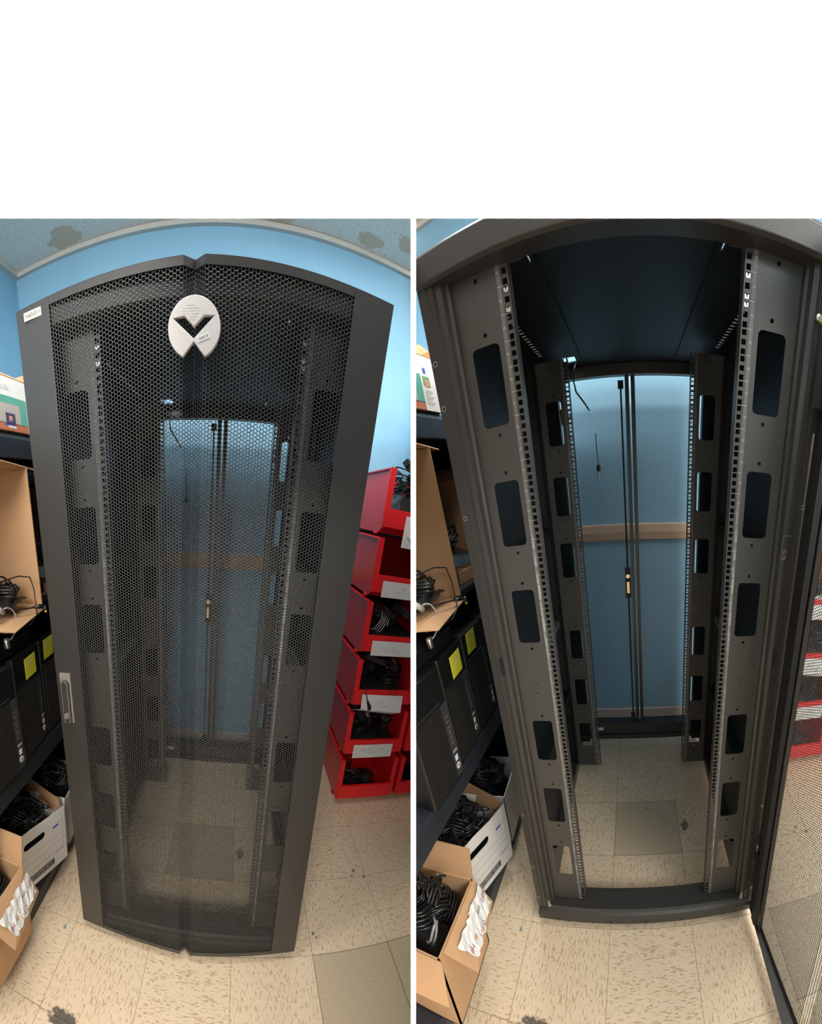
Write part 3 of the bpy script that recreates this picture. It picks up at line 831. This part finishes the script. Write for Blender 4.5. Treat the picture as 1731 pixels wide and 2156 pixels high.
def make_bins(room, side, cols, where):
    for c, rows in cols.items():
        for r in rows:
            x = BX + c * 0.372; z = 0.004 + r * BP
            row = ('bottom bin', 'second bin up', 'third bin up', 'fourth bin up', 'fifth bin up', 'top bin')[r]
            o = put('stacking_bin', BINME if (c, r) != (0, 5) else BINME, None, room @ Matrix.Translation((x, BY, z)), 0.0012)
            o.data = BINME
            stack = ('first stack', 'second stack')[c]
            tagit(o, f'red plastic bin, {row} of {stack}, {where}', 'storage bin', f'red stacking bins {where}')
            if c == 0 and r in CARDS:
                k, txt = CARDS[r]; cm = MB().use(PAPER)
                if k == 'printed':
                    cm.box(0.108, 0.345, -0.0135, -0.012, -0.045, 0.098)
                    for i, ln in enumerate(txt.split('\n')):
                        write(cm, ln, (0.0135, 0.022, 0.021, 0.021)[i], basis((0.19, -0.0139, (0.086, 0.067, 0.046, 0.024)[i]), (1, 0, 0), (0, 0, 1)), FAINT if i == 0 else GREYPR, ext=0.0002)
                    cm.use(STICK).box(0.125, 0.25, -0.0139, -0.0135, -0.035, 0.012)
                    cm.use(GREYPR).tube([(0.130, -0.0145, 0.008), (0.150, -0.0148, -0.008), (0.185, -0.015, -0.018)], [0.003, 0.006, 0.007], 8)
                    cm.use(BRASS).cyl((0.185, -0.015, -0.018), (0.205, -0.015, -0.024), 0.003, 8)
                elif k == 'fold':
                    cm.sheet([(0.048, -0.010, 0.098), (0.048, -0.022, 0.016), (0.285, -0.022, -0.006), (0.285, -0.010, 0.090)], 0.0008)
                    cm.sheet([(0.048, -0.022, 0.016), (0.010, 0.010, -0.002), (0.245, 0.010, -0.030), (0.285, -0.022, -0.006)], 0.0008)
                    write(cm, txt, 0.022, basis((0.155, -0.0215, 0.045), (1, 0, -0.06), (0.0, 0.13, 0.99)), FAINT, ext=0.0002)
                else:
                    cm.box(0.052, 0.285, -0.0125, -0.0115, 0.014 - 0.004 * (r == 1), 0.094)
                    write(cm, txt, 0.019, basis((0.168, -0.0129, 0.052), (1, 0, 0), (0, 0, 1)), FAINT, ext=0.0002)
                me = cm.mesh('bin_card'); fix_normals(me)
                co = put('bin_card', me, o); co['label'] = 'white paper card with faint writing'
            if c == 1 and r in (1, 3):
                cm = MB().use(PAPER).box(0.052, 0.285, -0.0125, -0.0115, 0.014, 0.094)
                co = put('bin_card', cm.mesh('bin_card'), o); co['label'] = 'white paper card'
            # contents
            full = {0: 0.12, 1: 0.20, 2: 0.22, 3: 0.22, 4: 0.08, 5: 0.30}[r]
            key = ('heap', c * 10 + r)
            if key not in KIDS:
                hb_ = heap(100 + 10 * c + r, BW / 2 - (0.030 if r not in (0, 4) else 0.070), 0.20 if r not in (0, 4) else 0.10, full, 30 if r not in (0, 4) else 9, mound=0.62)
                me = hb_.mesh('cable_tangle'); me.polygons.foreach_set('use_smooth', [True] * len(me.polygons)); KIDS[key] = me
            yy = 0.215 if r not in (0, 4) else 0.13
            xx = BW / 2 if r not in (0, 4) else BW / 2 - 0.03
            h = put('cable_tangle', KIDS[key], None, room @ Matrix.Translation((x + xx, BY + yy, z + 0.011)))
            tagit(h, f'black leads in the {row} of {stack}, {where}', 'cables', f'cable tangles in the bins {where}', 'stuff')
            if c == 0 and r in (1, 2, 3, 5) and side < 0:
                for i in range(2):
                    R = random.Random(c * 100 + r * 10 + i)
                    lab = f'black power adapter, {("left", "right")[i]} one in the {row}, closed rack side'
                    if ADAPT[0] is None:
                        ADAPT[0] = adapter_mesh().mesh('power_adapter'); fix_normals(ADAPT[0])
                    p = (x + BW * (0.34 + 0.32 * i) + R.uniform(-0.01, 0.01), BY + 0.07 + R.uniform(0, 0.05), z + 0.012 + full * 0.98 + R.uniform(-0.01, 0.01))
                    M = Matrix.Translation(p) @ Matrix.Rotation(R.uniform(0, PI), 4, 'Z') @ Matrix.Rotation(R.uniform(-0.5, 0.5), 4, 'Y') @ Matrix.Rotation(R.uniform(0.2, 0.8), 4, 'X')
                    a = put('power_adapter', ADAPT[0], None, room @ M, 0.002)
                    tagit(a, lab, 'power adapter', 'power adapters in the red bins')


ADAPT = [None]
make_bins(ROOM_L, -1, {0: range(6), 1: range(0, 4)}, 'closed rack side')
make_bins(ROOM_R, 1, {0: range(0, 4), 1: range(0, 3)}, 'behind open door mesh')
# plug and loop hanging over the third bin of the left bay
pl = MB().use(CABLE).tube([(0.0, 0.03, 0.03), (0.004, 0.0, 0.012), (0.012, -0.018, -0.02), (0.022, -0.022, -0.05)], 0.003, 8)
pl.cyl((0.022, -0.022, -0.05), (0.034, -0.024, -0.078), 0.005, 8, 0.010).box(0.028, 0.046, -0.030, -0.016, -0.100, -0.078)
pl.use(ZINC).cyl((0.033, -0.023, -0.10), (0.036, -0.024, -0.122), 0.0018, 6).cyl((0.042, -0.023, -0.10), (0.047, -0.024, -0.118), 0.0018, 6)
single('mains_plug', pl, CABLE, ROOM_L, 'black two pin mains plug hanging over a red bin in the closed rack bay', 'plug', (0.800, BY, 0.004 + 2 * BP + 0.115))
single('cable_loop', MB().tube([(0.022 * math.cos(a), -0.012 - 0.004 * math.sin(a), 0.019 * math.sin(a)) for a in [2 * PI * k / 24 for k in range(24)]], 0.0016, 6, True),
       CABLE, ROOM_L, 'thin black cable loop hanging over a red bin lip, closed rack bay', 'cable', (0.960, BY, 0.004 + 2 * BP + 0.108))

# ------------------------------------------------------------------ shelving at the left with boxes and computers
XF = -0.607


def make_shelving():
    t = thing('shelving_unit', 'dark blue steel shelving with boxes and computers, beside the open rack', 'shelving', ROOM_R)
    def beam(z0, z1, y0, y1, x1=XF):
        m = MB().prism([(x1, z0), (x1 + 0.0, z1 - 0.02), (x1 - 0.010, z1), (-1.11, z1), (-1.11, z1 - 0.02), (x1 - 0.03, z1 - 0.02), (x1 - 0.03, z0 + 0.004)], y0, y1, 'y')
        part('shelf', m, BLUEST, t, 0.002)
    beam(0.0, 0.085, -1.6, 1.30); beam(0.600, 0.690, -1.6, 1.30); beam(1.745, 1.825, -1.6, 1.30)
    part('shelf', MB().box(-1.11, -0.625, -1.6, 1.30, 1.215, 1.235), BLACK, t)
    for y in (-1.6, 1.27):
        for x in (-1.11, -0.66): part('upright', MB().box(x, x + 0.04, y, y + 0.03, 0.0, 1.9), BLUEST, t)
    part('back_panel', MB().box(-1.118, -1.112, -1.6, 1.30, 0.0, 1.74), BLACK, t)
    part('dark_end_sheet', MB().box(-1.11, -0.57, 1.29, 1.295, 0.70, 1.82), BLACK, t)  # added black sheet, keeps the view past the shelf's far end dark
    part('dark_end_sheet', MB().box(-1.11, -0.64, 1.29, 1.295, 0.09, 0.60), BLACK, t)  # the same added dark sheet, below the computers' shelf
    return t


def make_pc():
    t = thing('desktop_computer', 'x', 'computer', ROOM_R)
    W, H, D = 0.190, 0.405, 0.43
    b = MB().use(PCBODY).box(-D, -0.02, 0.004, W - 0.004, 0.0, H - 0.004)
    part('case', b, PCBODY, t, 0.004)
    f = MB().use(PCBODY)
    f.prism([(-0.024, 0.0), (-0.006, 0.0), (0.0, 0.006), (0.0, W - 0.006), (-0.006, W), (-0.024, W)], 0.0, H)
    part('front_bezel', f, PCBODY, t, 0.003)
    g = MB().use(PCRIB)
    n = 17
    for k in range(n):
        y = 0.014 + 0.128 * k / (n - 1)
        g.box(-0.001, 0.0028, y - 0.0022, y + 0.0022, 0.012, 0.285 + (0.006 if k % 2 else 0))
    g.box(-0.001, 0.0035, 0.008, 0.150, 0.296, 0.300)
    part('grille', g, PCRIB, t)
    pn = MB().use(INK).box(-0.001, 0.0015, 0.148, 0.184, 0.012, 0.285)
    part('port_panel', pn, INK, t)
    pr = MB().use(mat('port_print', (0.10, 0.097, 0.09), 0.5) if 'port_print' not in bpy.data.materials else bpy.data.materials['port_print'])
    for k in range(6):
        z = 0.235 - 0.020 * k; pr.box(0.0014, 0.0020, 0.157, 0.175 - 0.003 * (k % 2), z, z + 0.006)
        if k > 2: pr.box(0.0014, 0.0021, 0.160, 0.170, z + 0.009, z + 0.012)
    part('port_marks', pr, PRINT, t)
    pr = MB(); write(pr, 'Z240', 0.012, basis((0.0022, 0.166, 0.108), (0, 1, 0), (0, 0, 1)), BADGE, ext=0.0002)
    part('model_mark', pr, BADGE, t)
    part('processor_sticker', MB().use(STICK).box(0.0014, 0.0022, 0.158, 0.174, 0.070, 0.091), STICK, t, label='small pale blue square sticker')
    bd = MB().use(BADGE).cyl((0.0010, 0.166, 0.050), (0.0030, 0.166, 0.050), 0.0115, 24)
    write(bd, 'hp', 0.015, basis((0.0032, 0.166, 0.0510), (0, 1, 0), (0, 0, 1)), INK, ext=0.0002, shear=0.3)
    part('round_badge', bd, BADGE, t, label='round silver maker badge')
    hn = MB().use(PCBODY).box(-0.16, -0.05, 0.05, W - 0.05, H - 0.006, H + 0.006)
    part('carry_handle', hn, PCBODY, t, 0.004)
    return t


def sticky_note(room, loc, rotx, label):
    m = MB().use(NOTE).box(0.0, 0.0006, -0.039, 0.039, -0.041, 0.041)
    lines = ['Xeon E3-1245', '16GB  SSD', 'Radeon  Pro', '', '  $ 95']
    for i, ln in enumerate(lines):
        if ln: write(m, ln, 0.0095, basis((0.0009, 0.0, 0.030 - 0.0125 * i), (0, 1, 0.03), (0, -0.03, 1)), FAINT if i != 4 else GREYPR, ext=0.0001, shear=0.25)
    return single('sticky_note', m, NOTE, room, label, 'note', loc, rot=Matrix.Rotation(rotx, 4, 'X') @ Matrix.Rotation(0.05, 4, 'Y'))


def open_carton(w, d, h, t=0.005, m=CARD, inm=None, front=None):
    """box open at the top, origin at its front-right-bottom corner; front faces +x, width runs towards -y, depth towards -x"""
    b = MB().use(m)
    b.box(-d, 0, -w, 0, 0, t)
    b.box(-t, 0, -w, 0, 0, h); b.box(-d, -d + t, -w, 0, 0, h)
    b.box(-d, 0, -t, 0, 0, h); b.box(-d, 0, -w, -w + t, 0, h)
    return b


shelving = make_shelving()
pcs = []
pc0 = make_pc(); PCZ = 0.691
pcs.append((pc0, (XF + 0.004, 0.045, PCZ), math.radians(2), 'black ribbed desktop computer, middle of the row, with yellow note, beside the open rack'))
ML = {}


def place(o, loc, rz, label=None, rot=None):
    o.matrix_world = ROOM_R @ Matrix.Translation(loc) @ (rot or Matrix.Rotation(rz, 4, 'Z'))
    if label: o['label'] = label


place(*pcs[0][:3]); pc0['label'] = pcs[0][3]; pc0['group'] = 'desktop computers beside the open rack'
pc1 = dup(pc0, ROOM_R @ Matrix.Translation((XF + 0.012, -0.172, PCZ)) @ Matrix.Rotation(math.radians(-3), 4, 'Z'), 'black ribbed desktop computer nearest the viewer, without note, beside the open rack')
pc2 = dup(pc0, ROOM_R @ Matrix.Translation((XF - 0.004, 0.252, PCZ)), 'black desktop computer behind the middle one, with yellow note, beside the open rack')
pc3 = dup(pc0, ROOM_R @ Matrix.Translation((XF - 0.004, 0.455, PCZ)), 'black desktop computer shaded at the far shelf end, beside the open rack')
n1 = sticky_note(ROOM_R, (XF + 0.009, 0.045 + 0.107, 1.038), 0.06, 'yellow handwritten note on the middle computer beside the open rack')
n2 = sticky_note(ROOM_R, (XF + 0.001, 0.252 + 0.062, 1.053), 0.0, 'yellow handwritten note on the far computer beside the open rack')
for n_ in (n1, n2): n_['group'] = 'yellow notes beside the open rack'

# tall open carton standing over the computers, seen from its open side
ct = thing('carton', 'tall brown carton on its side with black leads inside, beside the open rack', 'box', ROOM_R)
c_ = MB().use(CARD)
c_.box(-1.05, XF + 0.02, 0.272, 0.277, 1.240, 1.712)          # wall nearest the rack, broad side seen from inside
c_.box(-1.05, XF, -0.30, 0.272, 1.236, 1.241)                 # floor
c_.box(-1.05, XF, -0.30, 0.272, 1.708, 1.712)                 # top
c_.box(-1.05, -1.045, -0.30, 0.272, 1.240, 1.708)
part('body', c_, CARD, ct)
c_ = MB().use(CARD)
c_.sheet([(XF, 0.272, 1.238), (XF + 0.035, 0.262, 1.228), (XF + 0.055, 0.02, 1.212), (XF, -0.05, 1.236)], 0.004)
part('flap', c_, CARD, ct)
c_ = MB().use(CARD)
c_.sheet([(XF, -0.10, 1.712), (XF + 0.05, -0.05, 1.735), (XF + 0.01, 0.36, 1.708), (XF - 0.04, 0.272, 1.712)], 0.004)
part('flap', c_, CARD, ct)
hh = heap(5, 0.12, 0.10, 0.11, 14, 0.0036, 0.55, 0.0)
hh = single('cable_tangle', hh, CABLE, ROOM_R, 'coil of thick black leads inside the tall carton, beside the open rack', 'cables', (-0.72, 0.12, 1.243), kind='stuff', smooth=True)
ld = MB().use(CABLE).tube([(-0.70, 0.02, 1.34), (-0.65, 0.08, 1.36), (-0.602, 0.16, 1.368), (-0.585, 0.205, 1.355), (-0.58, 0.215, 1.31), (-0.575, 0.208, 1.26), (-0.56, 0.18, 1.225), (-0.56, 0.13, 1.205), (-0.58, 0.07, 1.20), (-0.60, 0.02, 1.205)], 0.0022, 8)
ld.tube([(-0.66, 0.0, 1.262), (-0.60, 0.10, 1.262), (-0.57, 0.19, 1.249)], 0.0026, 8).cyl((-0.57, 0.19, 1.249), (-0.555, 0.232, 1.240), 0.006, 10).cyl((-0.555, 0.232, 1.246), (-0.548, 0.225, 1.228), 0.007, 10)
ld.use(YELLOW).cyl((-0.548, 0.225, 1.228), (-0.546, 0.223, 1.224), 0.0045, 12)
ld = single('power_lead', ld, CABLE, ROOM_R, 'thin black power lead with yellow tip hanging from the carton, beside the open rack', 'cable', smooth=True)
hc = heap(15, 0.14, 0.20, 0.22, 26, 0.0036, 0.6, 0.03)
hc = single('cable_tangle', hc, CABLE, ROOM_R, 'heap of black leads on the shelf behind the tall carton, beside the open rack', 'cables', (-0.80, 0.50, 1.236), kind='stuff', smooth=True)
rg = MB().use(CABLEG).tube([(-0.60, 0.055 + 0.062 * math.cos(a) - 0.01, 1.228 + 0.055 * math.sin(a)) for a in [-2.0 + 3.6 * k / 24 for k in range(25)]], 0.0028, 8)
rg.cyl((-0.60, 0.036, 1.272), (-0.60, 0.00, 1.30), 0.009, 10).use(ZINC).box(-0.606, -0.594, 0.022, 0.038, 1.15, 1.185)
rg = single('grey_cable', rg, CABLEG, ROOM_R, 'grey cable ring hooked over the nearest computer, beside the open rack', 'cable', smooth=True)
dk = MB().use(PCBODY).box(-0.95, -0.625, -0.15, 0.22, 1.104, 1.150)
dk = single('flat_drive', dk, PCBODY, ROOM_R, 'flat black equipment stacked on the computers, beside the open rack', 'computer', bevel=0.004)

cb = thing('carton', 'brown carton in deep shade behind the tall one, beside the open rack', 'box', ROOM_R, (XF - 0.03, 0.78, 1.236), math.radians(-4))
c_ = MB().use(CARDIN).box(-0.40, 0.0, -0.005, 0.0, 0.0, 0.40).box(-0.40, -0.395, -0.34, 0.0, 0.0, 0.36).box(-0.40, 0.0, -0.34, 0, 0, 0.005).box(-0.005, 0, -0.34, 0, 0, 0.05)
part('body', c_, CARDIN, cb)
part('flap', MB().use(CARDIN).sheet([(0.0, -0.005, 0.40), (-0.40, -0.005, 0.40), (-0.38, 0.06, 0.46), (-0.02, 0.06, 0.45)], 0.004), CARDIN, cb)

# printed printer carton on the top shelf
pb = thing('printed_carton', 'white and green printed carton on the top shelf, beside the open rack', 'box', ROOM_R)
px = XF - 0.002
c_ = MB().use(CARD)
c_.box(-0.98, px, 0.46, 0.464, 1.826, 2.005); c_.box(-0.98, px, -0.02, -0.016, 1.826, 2.005); c_.box(-0.98, -0.976, -0.02, 0.46, 1.826, 2.005)
c_.box(-0.98, px, -0.02, 0.46, 1.826, 1.830)
part('body', c_, CARD, pb)
c_ = MB().use(PAPER).box(px, px + 0.003, -0.02, 0.464, 1.826, 1.978)
c_.use(TEAL).box(px + 0.003, px + 0.0036, -0.02, 0.352, 1.846, 1.925)
c_.use(TERRA).box(px + 0.003, px + 0.0036, -0.02, 0.352, 1.826, 1.848)
c_.use(GREYPR).box(px + 0.0036, px + 0.0042, 0.12, 0.305, 1.848, 1.903).box(px + 0.0042, px + 0.0046, 0.212, 0.262, 1.880, 1.896)
c_.use(CAPIN).box(px + 0.0042, px + 0.0050, 0.214, 0.270, 1.846, 1.876)
c_.use(PINKPR).box(px + 0.0050, px + 0.0053, 0.232, 0.252, 1.852, 1.868).use(BLUEPR).box(px + 0.0053, px + 0.0056, 0.238, 0.250, 1.850, 1.857)
c_.use(PAPER).box(px + 0.0036, px + 0.0042, 0.225, 0.272, 1.834, 1.840).use(BLUEPR).box(px + 0.0036, px + 0.0040, 0.200, 0.262, 1.840, 1.844)
write(c_, 'Studio', 0.024, basis((px + 0.0034, 0.222, 1.948), (0, 1, 0), (0, 0, 1)), FAINT, ext=0.0002)
c_.use(BLUEPR).box(px + 0.003, px + 0.0036, 0.374, 0.392, 1.930, 1.945)
c_.use(GREENPR).box(px + 0.003, px + 0.0036, 0.364, 0.410, 1.895, 1.922).use(PINKPR).box(px + 0.0036, px + 0.004, 0.375, 0.40, 1.893, 1.912)
c_.use(FAINT)
for k in range(8): c_.box(px + 0.003, px + 0.0036, 0.364, 0.42 - 0.01 * (k % 3), 1.882 - 0.0055 * k, 1.8832 - 0.0055 * k)
part('printed_front', c_, PAPER, pb, label='white front printed with a machine picture')
c_ = MB().use(CARD).sheet([(px, -0.02, 1.978), (px, 0.464, 1.978), (px - 0.09, 0.44, 2.035), (px - 0.09, 0.0, 2.045)], 0.004)
part('flap', c_, CARD, pb)
c_ = MB().use(CARD).sheet([(px, 0.464, 2.0), (-0.98, 0.464, 2.0), (-0.95, 0.50, 2.06), (px - 0.05, 0.50, 2.05)], 0.004)
part('flap', c_, CARD, pb)

# white archive box on the bottom shelf
e1 = Vector((-0.27, -0.94, 0.10)).normalized(); up1 = Vector((-0.03, 0.09, 0.99)).normalized()
ab = thing('archive_box', 'x', 'box', ROOM_R)
ab['label'] = 'white cardboard archive box with hand hole and black nameplate, beside the open rack'
LW, LH, LD = 0.40, 0.262, 0.31
# local frame: x from 0 (rack end) to -LW, z up, front at y = 0, depth towards +y (into the shelf)
hole = [(-0.185 + 0.045 * sx * 1 + 0.016 * math.cos(a), 0.192 + 0.016 * math.sin(a)) for sx, r0 in ((1, -PI / 2), (-1, PI / 2)) for a in [r0 + PI * k / 8 for k in range(9)]]
rim = [(-LW, 0), (0, 0), (0, LH), (-0.10, LH - 0.008), (-0.2, LH - 0.004), (-0.3, LH - 0.010), (-LW, LH)]
me = curve_plate([rim, hole], 0.004); me.materials.append(WHITEBOX)
me.transform(basis((0, 0, 0), (1, 0, 0), (0, 0, 1)))
fr = put('front_panel', me, ab)
pr = MB().use(INK).box(-0.235, -0.085, -0.0028, -0.0022, 0.022, 0.050).use(WHITEBOX).box(-0.231, -0.089, -0.0031, -0.0028, 0.025, 0.0262).box(-0.231, -0.089, -0.0031, -0.0028, 0.0458, 0.047)
write(pr, 'BANKERS BOX', 0.0195, basis((-0.160, -0.0032, 0.036), (1, 0, 0), (0, 0, 1)), PRINT, ext=0.0003)
pr.use(GREYPR)
for z in (0.075, 0.110, 0.142): pr.box(-0.36, -0.02, -0.0027, -0.0022, z, z + 0.0012)
pr.box(-0.0212, -0.02, -0.0027, -0.0022, 0.075, 0.225)
pr.use(BLUEPR).box(-0.078, -0.045, -0.0028, -0.0022, 0.188, 0.196).box(-0.078, -0.020, -0.0028, -0.0022, 0.064, 0.0665).box(-0.36, -0.245, -0.0028, -0.0022, 0.030, 0.0325).box(-0.36, -0.245, -0.0028, -0.0022, 0.024, 0.0265)
write(pr, 'STOR/FILE', 0.0075, basis((-0.034, -0.0028, 0.200), (1, 0, 0), (0, 0, 1)), GREYPR, ext=0.0001)
part('box_print', pr, INK, fr, label='black nameplate with white letters')
bb = MB().use(WHITEBOX).box(-0.004, 0.0, 0, LD, 0.0, LH - 0.03).box(-LW, -LW + 0.004, 0, LD, 0, LH).box(-LW, 0, LD - 0.004, LD, 0, LH).box(-LW, 0, 0, LD, 0, 0.004)
part('box_walls', bb, WHITEBOX, ab)
fl = MB().use(CARDIN).sheet([(-0.006, LD, LH - 0.04), (-0.006, 0.01, LH - 0.05), (-0.004, 0.02, LH + 0.02), (-0.006, LD - 0.05, LH + 0.07)], 0.004)
part('inner_flap', fl, CARD, ab, label='brown inner flap')
X1 = -e1; Y1 = up1.cross(X1).normalized(); Z1 = X1.cross(Y1)
AB = Matrix((X1, Y1, Z1)).transposed().to_4x4(); AB.translation = Vector((-0.562, 0.193, 0.092))
ab.matrix_world = ROOM_R @ AB
hp = heap(31, 0.19, 0.145, 0.25, 80, 0.0034, 0.80, 0.04, 6)
hp = single('cable_tangle', hp, CABLE, ROOM_R, 'deep heap of black leads filling the front archive box, beside the open rack', 'cables', kind='stuff', smooth=True)
hp.matrix_world = ab.matrix_world @ Matrix.Translation((-LW / 2, LD / 2, 0.006))

# archive box behind it
ab2 = thing('archive_box', 'second white archive box behind the first, mostly in shade, beside the open rack', 'box', ROOM_R, (-0.60, 0.52, 0.088), math.radians(4))
m = MB().use(WHITEBOX).box(-0.33, 0, -0.26, -0.256, 0, 0.26).box(-0.33, 0, -0.004, 0.0, 0, 0.26).box(-0.004, 0, -0.26, 0, 0, 0.25).box(-0.33, -0.326, -0.26, 0, 0, 0.26).box(-0.33, 0, -0.26, 0, 0, 0.004)
part('box_walls', m, WHITEBOX, ab2)
h2 = heap(77, 0.15, 0.12, 0.26, 36, 0.0034, 0.8, 0.06)
h2 = single('cable_tangle', h2, CABLE, ROOM_R, 'heap of black leads in the second archive box, beside the open rack', 'cables', (-0.765, 0.39, 0.094), kind='stuff', smooth=True)

# brown carton with torn taped paper on its flap
tc_ = thing('carton', 'brown carton with torn white paper on its hanging flap, beside the open rack', 'box', ROOM_R)
c_ = MB().use(CARD)
x0, x1, y0, y1, z0, z1 = -0.90, -0.545, -0.40, -0.155, 0.090, 0.405
c_.box(x0, x1, y0, y1, z0, z0 + 0.005).box(x1 - 0.005, x1, y0, y1, z0, z1).box(x0, x0 + 0.005, y0, y1, z0, z1).box(x0, x1, y1 - 0.005, y1, z0, z1).box(x0, x1, y0, y0 + 0.005, z0, z1)
part('body', c_, CARD, tc_)
part('flap', MB().use(CARD).sheet([(x1, y1, z1), (x1, y0 + 0.02, z1), (x1 + 0.075, y0 + 0.05, z1 - 0.100), (x1 + 0.045, y1 + 0.01, z1 - 0.105)], 0.005), CARD, tc_)
part('flap', MB().use(CARD).sheet([(x1, y1, z1), (x0, y1, z1), (x0 + 0.05, y1 + 0.02, z1 + 0.115), (x1 + 0.002, y1 + 0.022, z1 + 0.110)], 0.005), CARD, tc_)
part('flap', MB().use(CARD).sheet([(x1 + 0.01, y0, z1), (x0, y0, z1), (x0, y0 - 0.09, z1 - 0.02), (x1 + 0.05, y0 - 0.06, z1 - 0.06)], 0.005), CARD, tc_)
# crumpled paper strip on the flap
R = random.Random(3); vs = []; fs = []
nu, nv = 16, 6
A = Vector((x1 + 0.012, y1 - 0.005, z1 - 0.010)); B = Vector((x1 + 0.020, y0 + 0.055, z1 - 0.012)); C_ = Vector((x1 + 0.040, y1 - 0.01, z1 - 0.085)); D_ = Vector((x1 + 0.062, y0 + 0.075, z1 - 0.085))
for i in range(nu + 1):
    for j in range(nv + 1):
        s_, t_ = i / nu, j / nv
        p = (A * (1 - s_) + B * s_) * (1 - t_) + (C_ * (1 - s_) + D_ * s_) * t_
        edge = 0.006 if j in (0, nv) or i in (0, nu) else 0.002
        p += Vector((0.0105 + R.uniform(-0.003, 0.004), R.uniform(-edge, edge), R.uniform(-edge, edge)))
        vs.append(tuple(p))
for i in range(nu):
    for j in range(nv): fs.append((i * (nv + 1) + j, (i + 1) * (nv + 1) + j, (i + 1) * (nv + 1) + j + 1, i * (nv + 1) + j + 1))
tp = MB().use(PAPER).add(vs, fs)
nrm = (B - A).cross(C_ - A).normalized()
if nrm.x < 0: nrm = -nrm
ax = (D_ - C_).normalized()
for (txt, s_, t_, sz, m_) in (('NOT', 0.10, 0.3, 0.020, REDINK), ('SS4', 0.36, 0.3, 0.017, INK), ('OT11', 0.55, 0.75, 0.020, REDINK), ('HI', 0.93, 0.55, 0.022, REDINK)):
    p = (A * (1 - s_) + B * s_) * (1 - t_) + (C_ * (1 - s_) + D_ * s_) * t_ + nrm * 0.0165 + Vector((0.004, 0, 0))
    yv = nrm.cross(ax); write(tp, txt, sz, basis(p, ax, yv), m_, ext=0.0002)
part('torn_paper', tp, PAPER, tc_, label='torn crumpled white paper with red and black letters')
h3 = heap(91, 0.165, 0.105, 0.31, 46, 0.0040, 0.78, 0.10, 6)
h3 = single('cable_tangle', h3, CABLE, ROOM_R, 'thick black leads in the brown carton with torn paper, beside the open rack', 'cables', ((x0 + x1) / 2, (y0 + y1) / 2, z0 + 0.006), kind='stuff', smooth=True)

# ------------------------------------------------------------------ the same shelving stands beside the closed rack in the left bay
for o in [cb, shelving, pc0, pc1, pc2, pc3, n1, n2, ct, hh, ld, hc, rg, dk, pb, ab, hp, ab2, h2, tc_, h3]:
    lab = o['label'].replace('beside the open rack', 'beside the closed rack')
    dup(o, ROOM_L @ o.matrix_world, lab, o.get('group').replace('open rack', 'closed rack') if o.get('group') else None)

# ------------------------------------------------------------------ added white slabs, no real walls: partition between the bays, curved bulkhead above
CW = cam.matrix_world
r0 = 0.30
pw = MB().box(-0.00205, 0.00205, -2.2, 1.2, -3.6, -r0)
o = put('added_partition', pw.mesh('added_partition'), None, CW.copy()); o.data.materials.append(WHITEP); o['kind'] = 'structure'
sf = MB(); n = 64
h0, h1 = (1357.63 - 460) / F * r0, 1.22          # the added bulkhead hangs from the ceiling down to the heads of the two openings
vs = []; fs = []
for k in range(n + 1):
    a = math.radians(-84 + 168 * k / n); s_, c_ = math.sin(a), -math.cos(a)
    vs += [(s_ * r0, h0, c_ * r0), (s_ * r0, h1, c_ * r0), (s_ * (r0 + 0.02), h1, c_ * (r0 + 0.02)), (s_ * (r0 + 0.02), h0 * (r0 + 0.02) / r0, c_ * (r0 + 0.02))]
for k in range(n):
    for q in range(4): fs.append((k * 4 + q, k * 4 + (q + 1) % 4, k * 4 + 4 + (q + 1) % 4, k * 4 + 4 + q))
fs += [(0, 1, 2, 3), (n * 4, n * 4 + 1, n * 4 + 2, n * 4 + 3)]
sf.add(vs, fs)
o = put('added_bulkhead', sf.mesh('added_bulkhead'), None, CW.copy()); o.data.materials.append(WHITEP); o['kind'] = 'structure'; fix_normals(o.data)

# ------------------------------------------------------------------ each bay ends at the partition
bpy.context.view_layer.update()
NR = QR @ Vector((1, 0, 0)); C0 = CR.copy()


def trim(o, sign):
    me = o.data; mw = o.matrix_world
    co = np.empty(len(me.vertices) * 3, dtype=np.float32); me.vertices.foreach_get('co', co); co = co.reshape(-1, 3)
    M = np.array(mw); P = co @ M[:3, :3].T + M[:3, 3]
    d = (P - np.array(C0)) @ np.array(NR) * sign - 0.0022
    if d.min() >= 0: return
    if d.max() <= 0: bpy.data.objects.remove(o); return
    me = me.copy(); o.data = me
    bm = bmesh.new(); bm.from_mesh(me)
    inv = mw.inverted()
    pc = inv @ (C0 + NR * sign * 0.0022); pn = (mw.to_3x3().transposed() @ (NR * sign)).normalized()
    bmesh.ops.bisect_plane(bm, geom=bm.verts[:] + bm.edges[:] + bm.faces[:], plane_co=pc, plane_no=pn, clear_inner=True)
    bm.to_mesh(me); bm.free()


for o in list(bpy.data.objects):
    if o.type != 'MESH' or o.name.startswith(('added_partition', 'added_bulkhead')): continue
    r = o
    while r.parent: r = r.parent
    # a thing belongs to the bay its label or its frame names
    lab = r.get('label', '')
    if 'closed' in lab: s_ = -1
    elif 'open' in lab: s_ = 1
    else: s_ = -1 if (r.matrix_world.translation - ROOM_L.translation).length < 1e-4  else 1
    if r.get('kind') == 'structure': s_ = -1 if (r.matrix_world.translation - ROOM_L.translation).length < 1e-4 else 1
    trim(o, s_)
for o in list(bpy.data.objects):                 # things cut away entirely leave no empty behind
    if o.type == 'EMPTY' and not o.children: bpy.data.objects.remove(o)
